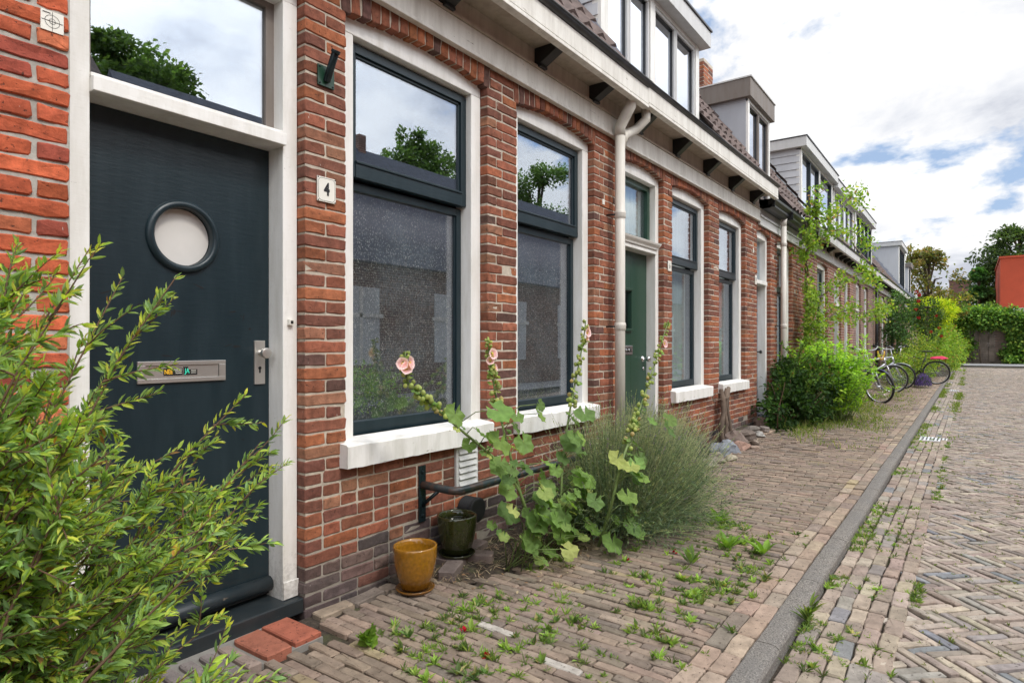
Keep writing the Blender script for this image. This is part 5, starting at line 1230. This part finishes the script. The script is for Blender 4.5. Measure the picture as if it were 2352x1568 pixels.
# ------------------------------------------------------------------ bicycles
def bicycle(label, loc, yaw, lean, frame='silver', tyre='rubber', saddle='rubber', steer=.3, fender=True, extra=None):
    """built with the rear wheel at the origin side; length runs along local +X, front wheel at +X"""
    t = thing('bicycle', label, 'bicycle', (0, 0, 0), 'bicycles parked in front of the houses')
    R = .335; rx, fx = -.52, .54
    def wheel(name, c, rot):
        w_ = MB(); w_.lathe([(R-.022+.022*cos(2*pi*i/8), .022*sin(2*pi*i/8)) for i in range(9)], (0, 0, 0), 40, 'y')
        o = w_.build('tyre', tyre, None)
        r_ = MB(); r_.lathe([(R-.032, -.012), (R-.030, .012), (R-.045, .010), (R-.045, -.010), (R-.032, -.012)], (0, 0, 0), 40, 'y')
        for i in range(28):
            a = 2*pi*i/28; b = a+(.45 if i % 2 else -.45); r_.tube([(cos(b)*.02, (.02 if i % 4 < 2 else -.02), sin(b)*.02), (cos(a)*(R-.04), 0, sin(a)*(R-.04))], .0016, 3, cap=False)
        r_.lathe([(.012, -.045), (.024, -.03), (.024, .03), (.012, .045)], (0, 0, 0), 14, 'y')
        wo = r_.build('wheel', 'silver', None); wo.parent = t; wo.location = c; wo.rotation_euler = (0, 0, rot); o.parent = wo
        return wo
    wheel('rear', (rx, 0, R), 0); wf = wheel('front', (fx, 0, R), steer)
    f = MB(); bb = (-.10, 0, .29); seat = (-.27, 0, .80); head = (.36, 0, .84); hl = (.39, 0, .70)
    f.tube([bb, seat], .019, 10); f.tube([bb, hl], .023, 10); f.tube([(-.235, 0, .72), head], .019, 10); f.tube([head, hl], .024, 10)
    for s_ in (-.045, .045):
        f.tube([(bb[0], s_*.5, bb[2]), (rx, s_, R)], .009, 8); f.tube([(-.24, s_*.4, .70), (rx, s_, R)], .008, 8)
    f.build('frame', frame, t)
    fk = MB(); ca, sa = cos(steer), sin(steer)
    def rotp(p): x, y, z = p[0]-fx, p[1], p[2]; return (fx+x*ca-y*sa, x*sa+y*ca, z)
    for s_ in (-.05, .05): fk.tube([rotp((.41, s_*.8, .66)), rotp((.46, s_, .52)), rotp((fx, s_, R))], [.018, .015, .011], 8)
    fk.tube([(.39, 0, .68), (.33, 0, 1.03)], .013, 8)
    fk.build('fork', 'silver', t)
    h = MB(); hb = [(.22, .30, 1.01), (.26, .27, 1.00), (.35, .10, .97), (.36, 0, .96), (.35, -.10, .97), (.26, -.27, 1.0), (.22, -.30, 1.01)]
    h.tube([rotp((p[0]+.04, p[1], p[2]+.08)) for p in hb], .012, 8)
    for s_ in (1, -1): h.tube([rotp((.28, .265*s_, 1.08)), rotp((.16, .32*s_, 1.10))], .018, 8, mat=1)
    h.build('handlebar', ['silver', 'rubber'], t)
    s2 = MB(); s2.tube([(-.27, 0, .80), (-.29, 0, .90)], .012, 8, mat=1)
    V = []; secs = [(-.43, .085, .93), (-.38, .095, .955), (-.30, .075, .95), (-.20, .035, .945), (-.12, .022, .935)]
    for (x_, w_, z_) in secs:
        for i in range(8): a = 2*pi*i/8; V.append((x_, w_*cos(a), z_+.022*sin(a)-.008))
    s2.add(V, [(i*8+j, i*8+(j+1) % 8, (i+1)*8+(j+1) % 8, (i+1)*8+j) for i in range(4) for j in range(8)]+[tuple(range(8)), tuple(range(32, 40))], smooth=True)
    s2.build('saddle', [saddle, 'silver'], t)
    c = MB(); c.lathe([(.085, -.004), (.088, 0), (.085, .004), (.02, .003), (.02, -.003)], (bb[0], -.055, bb[2]), 24, 'y'); c.tube([(bb[0], -.06, bb[2]), (bb[0]+.09, -.075, bb[2]-.14)], .008, 6); c.tube([(bb[0], .06, bb[2]), (bb[0]-.09, .075, bb[2]+.14)], .008, 6)
    c.box(bb[0]+.05, bb[0]+.14, -.14, -.075, bb[2]-.155, bb[2]-.135); c.box(bb[0]-.14, bb[0]-.05, .075, .14, bb[2]+.13, bb[2]+.15); c.tube([(bb[0], -.05, bb[2]+.085), (rx, -.05, R+.035)], .004, 4); c.tube([(bb[0], -.05, bb[2]-.085), (rx, -.05, R-.035)], .004, 4)
    c.build('crankset', 'gutter_dark', t)
    if fender:
        g_ = MB()
        for (cx0, a0, a1, st_) in ((rx, .15, 2.9, False), (fx, .9, 3.0, True)):
            V = []; k = 18
            for i in range(k+1):
                a = a0+(a1-a0)*i/k
                for s_ in (-.025, 0, .025):
                    p_ = (cx0+cos(a)*(R+.018-abs(s_)*.3), s_, R+sin(a)*(R+.018-abs(s_)*.3)); V.append(rotp(p_) if st_ else p_)
            g_.add(V, [(i*3+j, i*3+j+1, (i+1)*3+j+1, (i+1)*3+j) for i in range(k) for j in range(2)], smooth=True)
        g_.build('mudguard', frame, t)
    rk = MB()
    for s_ in (-.06, .06): rk.tube([(-.30, s_, .72), (-.75, s_, .72)], .006, 6); rk.tube([(-.60, s_, .72), (rx, s_*.9, R)], .005, 6)
    for q in range(4): rk.tube([(-.38-q*.11, -.06, .72), (-.38-q*.11, .06, .72)], .005, 6)
    rk.tube([(-.30, 0, .70), (-.22, .0, .66)], .005, 6); rk.build('luggage_rack', 'black_metal', t)
    if extra == 'lock':
        e_ = MB(); e_.tube([(.30+.07*cos(a), .06*sin(a), .90+.10*sin(2*a+1)) for a in np.linspace(0, 6.3, 24)], .012, 6); e_.build('cable_lock', 'yellow_plastic', t)
    if extra == 'cover':
        e_ = MB(); V = []
        for i in range(9):
            for j in range(6): V.append((-.38-.42*i/8, -.11+.22*j/5, .74+.07*sin(pi*j/5)*sin(pi*(i+.8)/9.5)+rng.normal(0, .008)))
        e_.add(V, [(i*6+j, i*6+j+1, (i+1)*6+j+1, (i+1)*6+j) for i in range(8) for j in range(5)], smooth=True); e_.build('rain_cover', 'red_cloth', t)
    t.location = loc; t.rotation_euler = (lean, 0, yaw); t.scale = (1.12, 1.12, 1.12); return t
bicycle('nearest bicycle, silver fork and dark blue frame, front wheel turned towards the street', (15.75, -.40, .0), -1.62, .10, frame='navy', steer=-.55)
bicycle('silver bicycle with broad mudguards and yellow cable lock, just behind the nearest one', (19.3, -.34, .0), -1.50, .08, frame='silver', steer=.25, saddle='saddle_brown', extra='lock')
bicycle('rear bicycle with black saddle and red cover on its rack, tail towards the street', (24.0, -1.15, .02), 1.62, -.06, frame='gutter_dark', steer=.1, extra='cover')
bicycle('silver bicycle with brown saddle wedged between two others', (21.2, -.40, .0), -1.70, .12, frame='silver', steer=.1, saddle='saddle_brown')

# ------------------------------------------------------------------ weeds and litter
def weeds():
    m = MB(); P = []; D = []; Nn = []; L = []; W = []; C = []
    spots = []
    def tuft(x, y, z, r, k, h, wide=.12, pal=GR):
        a = rng.uniform(0, 2*pi, k); inc = rng.uniform(.25, 1.45, k)
        d = np.stack([np.cos(a)*np.sin(inc), np.sin(a)*np.sin(inc), np.cos(inc)], 1)
        P.append(np.array([x, y, z])+np.stack([np.cos(a)*r*.25*rng.random(k), np.sin(a)*r*.25*rng.random(k), np.zeros(k)], 1)); D.append(d); Nn.append(norm(np.stack([-np.cos(a)*.6, -np.sin(a)*.6, np.ones(k)*.8], 1)))
        L.append(rng.uniform(.5, 1.1, k)*h); W.append(rng.uniform(.7, 1.3, k)*h*wide); C.append(pick(*pal, k)*np.clip(rng.normal(1.25, .2), .8, 1.8))
    pitch = .0530
    GR2 = ([(.20, .30, .07), (.26, .36, .08)], [1, 1]); GR3 = ([(.10, .17, .05), (.16, .2, .08), (.30, .27, .12)], [3, 2, 1])
    hubs = [(1.9, -.62), (2.05, -.85), (2.2, -.72), (1.85, -.95), (2.35, -.95), (2.0, -1.15), (2.5, -1.1), (2.7, -.85), (2.2, -1.35), (2.9, -1.25), (3.1, -1.5), (3.4, -1.35), (3.3, -1.6), (2.6, -1.5), (3.8, -1.5), (4.2, -1.45), (1.8, -1.25), (2.4, -.6), (3.7, -1.6), (4.4, -1.2)]
    for i in range(330):                              # pavement in front of house 4 and 6
        x = rng.uniform(1.6, 4.7); y = -1.72+1.35*rng.beta(1.6, 1.8)
        if rng.random() < .7:
            q = hubs[rng.integers(0, len(hubs))]; x = q[0]+rng.normal(0, .10); y = q[1]+rng.normal(0, .09)
        if skip(x, y+.05) or y < -1.72: continue
        x = .3+round((x-.3)/pitch)*pitch+pitch/2
        for q in range(rng.integers(1, 4)): tuft(x+rng.normal(0, .006), y+rng.normal(0, .05), float(gz(x, y))-.006, .02, rng.integers(7, 20), rng.uniform(.016, .060), rng.choice([.07, .1, .16, .24, .38]), [GR, GR2, GR3][rng.integers(0, 3)])
    for i in range(120):
        x = 4.7+rng.exponential(2.5); y = rng.uniform(-1.7, -.6); tuft(x, y, float(gz(x, y))-.006, .02, 9, .02)
    for i in range(1500):                              # along the kerb foot and in the gutter
        x = .8+rng.gamma(1.8, 3.6)
        if sin(x*2.6)+sin(x*1.13+2)+.7*sin(x*6.7) < -.15: continue
        y = -1.955-abs(rng.normal(0, .05)) if rng.random() < .55 else rng.uniform(-2.34, -1.96)
        tuft(x, y, -.056, .02, rng.integers(6, 18), rng.uniform(.012, .048), rng.choice([.07, .12, .2, .3]), [GR, GR2, GR3][rng.integers(0, 3)])
    for i in range(420):                              # strip where gutter meets the road
        x = 1.2+rng.gamma(2.0, 3.5)
        if sin(x*1.9)+sin(x*.83+1)+.6*sin(x*5.1) < .25: continue
        tuft(x, -2.36+rng.normal(0, .02), -.056, .02, rng.integers(6, 18), rng.uniform(.015, .05), .16)
    for i in range(1500):                             # joints in the road
        x = 1.0+rng.gamma(1.7, 5); y = rng.uniform(-3.6-.05*x, -2.4); tuft(x, y, -.050, .01, rng.integers(4, 9), rng.uniform(.010, .026), .2, ([(.17, .20, .05), (.10, .14, .035), (.2, .19, .07)], [3, 3, 2]))
    P_ = np.concatenate(P); leaves(m, LEAF_S, P_, np.concatenate(D), np.concatenate(Nn), np.concatenate(L), np.concatenate(W), np.concatenate(C))
    tag(m.build('pavement_weeds', 'leaf'), kind='stuff', label='small green weeds growing in the joints of the paving', cat='weeds')
    # long grass on the pavement beyond house 6
    m = MB(); k = 9000; x = 8.6+rng.gamma(1.8, 3.2, k); y = -.35-rng.beta(1.2, 1.6, k)*1.35; keep = (np.sin(x*2.1+y*3)+np.sin(x*1.1-y*5.3)+rng.normal(0, .5, k) > -.35) & (x < 34); x = x[keep]; y = y[keep]; k = len(x)
    z = gz(x, y)-.01; d = norm(np.stack([rng.normal(0, .5, k), rng.normal(0, .5, k), np.ones(k)], 1)); ln = rng.uniform(.03, .10, k)*np.where(rng.random(k) < .12, 2.0, 1)*np.clip(1.6+(y+.4)*1.0, .35, 1.2)
    leaves(m, BLADE, np.stack([x, y, z], 1), d, rdir(k), ln, .006+.0005*x, pick([(.20, .27, .05), (.14, .21, .04), (.30, .30, .10), (.36, .32, .16)], [4, 4, 2, 1], k))
    k = 7000; x = 10+rng.gamma(2.2, 6, k); y = np.where(rng.random(k) < .6, -1.96-np.abs(rng.normal(0, .06, k)), -2.36+rng.normal(0, .05, k)); kk_ = (np.sin(x*1.3)+np.sin(x*.61+1+(y < -2.2)*2)+.5*np.sin(x*3.7) > .1) & (x < 46); x = x[kk_]; y = y[kk_]; k = len(x); ln = rng.uniform(.02, .07, k)
    leaves(m, BLADE, np.stack([x, y, np.full(k, -.06)], 1), norm(np.stack([rng.normal(0, .5, k), rng.normal(0, .5, k), np.ones(k)], 1)), rdir(k), ln, .006+.0006*x, pick([(.20, .27, .05), (.14, .21, .04), (.30, .30, .10)], [4, 4, 2], k))
    tag(m.build('grass_verge', 'leaf'), kind='stuff', label='patchy grass over the pavement and kerb further down the street', cat='grass')
    # dry litter in the planting strip
    m = MB(); k = 3200; x = rng.uniform(2.45, 5.4, k); y = -.05-rng.uniform(0, 1, k)*.68; ok = ~((x < 3) & (y < -.42)); x = x[ok]; y = y[ok]; k = len(x)
    leaves(m, BLADE, np.stack([x, y, gz(x, y)+.014], 1), np.stack([rng.normal(0, 1, k), rng.normal(0, 1, k), rng.normal(0, .12, k)], 1), np.stack([rng.normal(0, .3, k), rng.normal(0, .3, k), np.ones(k)], 1), rng.uniform(.02, .10, k), .0035, pick([(.30, .23, .14), (.20, .14, .09), (.38, .31, .2), (.12, .08, .05)], [3, 3, 2, 2], k))
    k = 350; x = rng.uniform(2.45, 5.4, k); y = -.1-rng.uniform(0, 1, k)*.66
    leaves(m, LEAF_S, np.stack([x, y, gz(x, y)+.016], 1), rdir(k)*np.array([1, 1, .2]), rdir(k)*.4+np.array([0, 0, 1]), rng.uniform(.012, .035, k), .014, pick([(.28, .17, .09), (.2, .12, .07), (.33, .26, .16)], [3, 3, 2], k))
    tag(m.build('dry_litter', 'leaf_far'), kind='stuff', label='dry stalks and leaf litter on the soil under the plants', cat='litter')
weeds()
def weed_plant(name, label, c, n, L, wid, T, pal, inc=(.5, 1.2), stem=0):
    o_ = MB(); a = np.linspace(0, 2*pi, n, endpoint=False)+rng.normal(0, .3, n); ic = rng.uniform(*inc, n); d = np.stack([np.cos(a)*np.sin(ic), np.sin(a)*np.sin(ic), np.cos(ic)], 1)
    P = np.tile(np.array(c, float), (n, 1)); P[:, 2] = float(gz(c[0], c[1])) if c[1] > -1.9 else -.055; P[:, 2] += np.linspace(0, stem, n)
    leaves(o_, T, P+d*.01, d, np.stack([-np.cos(a)*.5, -np.sin(a)*.5, np.ones(n)], 1), rng.uniform(.75, 1.1, n)*L, rng.uniform(.8, 1.1, n)*wid, pick(*pal, n), smooth=True)
    tag(o_.build(name, 'leaf'), label, 'weed', 'larger weeds in the paving')
MAL = ([(.20, .33, .05), (.16, .28, .045)], [1, 1])
weed_plant('round_leaf_weed', 'round-leaved light green mallow seedling on the pavement left of the ochre pot front', (1.80, -.50, 0), 9, .085, .085, HOLLY, MAL, (.35, 1.0), .05)
weed_plant('sow_thistle', 'broad-leaved weed by the tips of the lavender', (4.55, -1.12, 0), 12, .13, .045, LEAF_N, MAL)
weed_plant('dandelion', 'dandelion rosette in the middle of the pavement right of the lavender', (4.00, -1.36, 0), 14, .12, .035, LEAF_N, MAL)
weed_plant('dandelion', 'large yellow-green rosette near the kerb edging', (4.03, -1.57, 0), 9, .14, .04, LEAF_N, MAL)
weed_plant('sow_thistle', 'pale upright weed just in front of the lavender', (3.60, -1.27, 0), 9, .11, .035, LEAF_N, ([(.16, .24, .08), (.2, .3, .07)], [1, 1]), (.2, .9))
weed_plant('upright_weed', 'upright narrow-leaved weed at the foot of the kerb in the gutter', (3.24, -1.98, 0), 34, .085, .012, LEAF_N, GR, (.3, 1.1), .10)
# fallen red petals
for i, (x, y, lab) in enumerate([(3.44, -.93, 'red petal in front of the lavender'), (3.73, -1.12, 'second red petal, right of the first'), (2.14, -.76, 'dark red petal among the weeds'), (2.02, -.98, 'dried red petal lower in the photo')]):
    m = MB(); k = 5; leaves(m, LEAF_N, np.tile([x, y, .008], (k, 1))+rng.normal(0, .004, (k, 3))*[1, 1, .3], rdir(k)+np.array([0, 0, .3]), rdir(k)+np.array([0, 0, 1.]), .022, .018, pick([(.42, .01, .02), (.3, .01, .015)], [2, 1], k))
    tag(m.build('fallen_petal', 'petal'), lab, 'petal', 'fallen rose petals')
# storm drain grates in the gutter
for x_, lab in ((10.7, 'pale slotted drain grate in the gutter, the nearer one'), (22.3, 'second drain grate far down the gutter')):
    m = MB(); m.box(x_-.22, x_+.22, -2.34, -2.02, -.06, -.044); 
    for q in range(7): m.box(x_-.17, x_+.17, -2.325+q*.043, -2.308+q*.043, -.044, -.042, mat=1)
    tag(m.build('drain_grate', ['white_wall', 'ink']), lab, 'drain', 'drain grates in the gutter')

# ------------------------------------------------------------------ end of the street
def bigtree(name, label, base, H, R, n, pal, size, crown0=.3, T=LEAF_S, wr=.6, asp=1.0, shape='round', lobes=16, mat='leaf_far', cat='tree'):
    t = thing(name, label, cat, base); m = MB(); bx, by, bz = base; s = MB(); bl = []
    s.tube([(bx, by, bz), (bx+.1, by, bz+H*.35), (bx, by+.1, bz+H*.8)], [R*.09, R*.065, R*.02], 9)
    for i in range(lobes):
        u = rng.random(); z = bz+H*(crown0+(1-crown0)*u*.93)
        w_ = (sqrt(max(.05, 1-(2*u-1)**2)) if shape == 'round' else (1.05-u*.9)); a = rng.uniform(0, 2*pi); rr = R*w_*rng.uniform(.35, .85)
        c = (bx+cos(a)*rr, by+sin(a)*rr*asp, z); q = R*rng.uniform(.34, .55)*(w_*.6+.4); bl.append((*c, q, q, q*.75, int(n/lobes)))
        s.tube([(bx, by, bz+H*(.2+.5*u)), tuple((np.array((bx, by, z))+np.array(c))/2), c], [R*.03, R*.02, R*.008], 6)
    foliage(m, bl, pal, T, size, wr, shell=.3); s.build('trunk', 'bark', t); m.build('crown', mat, t); return t
DT = ([(.07, .12, .045), (.095, .15, .05), (.05, .085, .035), (.14, .20, .06)], [4, 3, 3, 1])
bigtree('maple_tree', 'thin-crowned brownish-green tree rising behind the end of the house row', (50, -.35, 0), 8.0, 3.0, 6500, ([(.18, .18, .05), (.24, .18, .055), (.12, .15, .04), (.30, .19, .06)], [3, 3, 3, 1]), (.16, .28), .22, asp=.6, lobes=30, mat='leaf')
bigtree('conifer_tree', 'conical mid-green tree right of the brown brick building', (64, -3.2, 0), 7.8, 1.5, 7000, ([(.09, .21, .07), (.12, .27, .08), (.07, .16, .05)], [3, 3, 2]), (.2, .35), .1, shape='cone', lobes=26, mat='leaf')
bigtree('oak_tree', 'large dark green tree partly hidden by the red building', (72, -6.3, 0), 11.8, 3.9, 16000, DT, (.22, .40), .18, lobes=34, mat='leaf')
# creeper-covered wall
mat_plain('old_board', (.17, .135, .11), .9, var=.4, nscale=2)
t = thing('garden_wall', 'weathered wooden garden wall closing the street', 'wall', (53.6, -2, 0)); m = MB()
for k in range(15): m.box(53.6, 53.72, -30, 6, .0+k*.17, .163+k*.17)
for yy in (-4.6, -2.9, -6.4, -1.2): m.box(53.48, 53.6, yy-.1, yy+.1, 0, 2.6)
m.build('boards', 'old_board', t); m = MB(); m.box(53.45, 53.8, -30, 6, 2.56, 2.66); m.build('coping', 'zinc', t)
m = MB(); m.box(53.52, 53.598, -3.95, -3.65, .1, 2.2); o_ = m.build('gate_panel', 'old_board', t)
t = thing('wall_creeper', 'dense green creeper hanging over the wall at the end of the street', 'climber', (53.4, -3, 0)); m = MB()
foliage(m, [(53.4, -3.6, 3.1, .7, 2.2, .75, 6500), (53.3, -1.8, 1.6, .6, .9, 1.5, 4200), (53.2, -1.4, .9, .6, .8, .9, 1800), (53.3, -5.3, 1.5, .5, .55, 1.3, 2600), (53.3, -5.0, 2.7, .5, .8, .6, 1600), (53.3, -6.3, 2.6, .5, 1.0, .5, 1800), (53.2, -5.0, .6, .45, .8, .6, 1200), (53.4, -.2, 2.2, .7, 1.4, 1.6, 2500)],
        ([(.13, .26, .05), (.22, .36, .07), (.08, .17, .04), (.38, .48, .08)], [4, 3, 2, 1.5]), LEAF_S, (.14, .26), .7, shell=.3); m.build('foliage', 'leaf', t)
s = MB(); 
for yy in (-1.8, -3.2, -5.2): s.tube([(53.3, yy, 0), (53.35, yy+.1, 1.4), (53.4, yy, 2.8)], [.06, .05, .03], 6)
s.build('stems', 'bark', t)
# buildings beyond
t = thing('apartment_building', 'windowless red rendered building at the right edge of the photo', 'building', (60, -5, 0)); m = MB(); m.box(60, 72, -20, -4.45, 0, 7.8); m.build('wall', 'red_render', t)
m = MB(); m.box(59.93, 72.1, -20, -4.38, 7.8, 7.94); m.build('roof_edge', 'red_render', t)
t = thing('garage', 'pale grey flat-roofed garage below the red building', 'building', (56.5, -6, 0)); m = MB(); m.box(56.5, 59.5, -14, -5.0, 0, 3.6); m.build('wall', 'white_wall', t); m = MB(); m.box(56.4, 59.6, -14, -4.9, 3.6, 3.85); m.build('roof_edge', 'trim_grey', t)
m = MB(); 
for q in range(5): m.box(56.46, 56.499, -7.2-q*1.2, -6.2-q*1.2, 2.3, 3.3)
m.build('window', 'zinc', t)
t = thing('brick_building', 'distant brown brick building with square tower and roof vents', 'building', (84, -1, 0)); m = MB(); m.box(84, 96, -2.1, 12, 0, 5.9); m.box(83.9, 88, -2.7, -.75, 0, 8.3); m.build('wall', 'brown_brick_far', t)
m = MB(); m.box(83.8, 96, -2.1, 12, 5.9, 6.05); m.prism([(-1, 6.05), (6, 6.05), (5, 6.8), (.2, 6.8)], 'x', 85, 95); m.box(83.8, 88.1, -2.8, -.65, 8.3, 8.45); m.build('roof', 'white_wall', t)
for yy in (.3, .9): m = MB(); m.lathe([(.14, 6.4), (.14, 7.5), (.22, 7.5), (.22, 7.8), (.001, 7.85)], (84.6, yy, 0), 12); m.build('roof_vent', 'gutter_dark', t)
m = MB(); m.tube([(74, -3.55, 0), (74, -3.55, 9.3)], [.08, .05], 8); tag(m.build('mast', 'zinc'), 'slender pole rising behind the conifer', 'pole')
bush('garden_tree', 'bright leafy shrub mass left of the conifer, above the wall', 'shrub', (57, -1.6, 0), [(57, -1.8, 3.4, 1.2, 1.6, .9, 2200), (57.5, -3.4, 3.4, 1, 1.2, .8, 1500), (57, -.6, 2.6, 1.2, 1.4, 1.2, 1500)], ([(.13, .21, .04), (.09, .16, .035), (.2, .27, .05)], [3, 3, 1]), (.16, .28))
bush('rooftop_tree', 'sparse tree top showing above the tall pale dormer', 'tree', (37, 3.2, 3.0), [(36.2, 2.9, 7.6, .8, .5, .5, 150), (36.9, 2.2, 7.3, .5, .4, .4, 90)], DT, (.16, .26), trunkr=.05, mat='leaf_far')

# ------------------------------------------------------------------ other side of the street (seen mirrored in the window glass)
t = thing('brick_cottage', 'low brick house across the street, visible only as a reflection in the windows', 'house', (12, -9, 0))
m = MB(); m.box(5.6, 34, -14.5, -9.0, -.1, 3.4); m.build('wall', 'brick_far_brown', t)
m = MB(); m.prism([(-8.7, 3.3), (-14.8, 3.3), (-11.6, 7.05)], 'x', 5.5, 34.2); m.build('roof', 'slate', t)
m = MB(); m.box(12.0, 12.25, -11.8, -11.5, 6.8, 7.45); m.build('chimney', 'brick_far_brown', t)
for k in range(9): m = MB(); m.box(6.2+k*3.2, 7.4+k*3.2, -9.0, -8.97, .8, 2.7); o_ = m.build('window', 'white_wall', t); m2 = MB(); m2.box(6.1+k*3.2, 7.5+k*3.2, -8.972, -8.94, 1.95, 2.05); m2.box(6.75+k*3.2, 6.85+k*3.2, -8.972, -8.94, .8, 2.7); m2.build('window_frame', 'white_paint', o_)
bush('garden_shrub', 'bright green shrub across the street, mirrored in the bottom of the window', 'shrub', (7.6, -6.3, 0), [(7.3, -6.2, .5, .7, .5, .55, 1500), (8.2, -6.3, .4, .6, .5, .45, 900)], LTG, (.05, .09))
t = thing('brick_cottage', 'taller orange gabled house across the street, seen only in the door glass', 'house', (0, -9, 0))
m = MB(); m.box(-8, 5.2, -15, -9.0, -.1, 4.3); m.build('wall', 'red_render', t); m = MB(); m.prism([(-8.8, 4.2), (-15.2, 4.2), (-12, 7.4)], 'x', -8.1, 5.3); m.build('roof', 'tile_roof', t)
sheet('far_pavement', -10, 48, -9.0, -7.2, 2, 2, lambda x, y: np.full_like(x, .02, dtype=float), 'asphalt')
for (x_, y_, H_, R_, lab) in ((8.5, -18, 10.9, 2.1, 'nearest'), (20.9, -18.2, 11.2, 2.6, 'middle'), (31.5, -18.5, 12.0, 3.6, 'farthest')):
    bigtree('street_tree', lab+' of three dark trees behind the house across the street, seen mirrored in the glass', (x_, y_, 0), H_, R_, 14000, ([(.16, .25, .09), (.2, .3, .1), (.11, .18, .07)], [3, 2, 2]), (.14, .24), .5, lobes=34, mat='leaf')
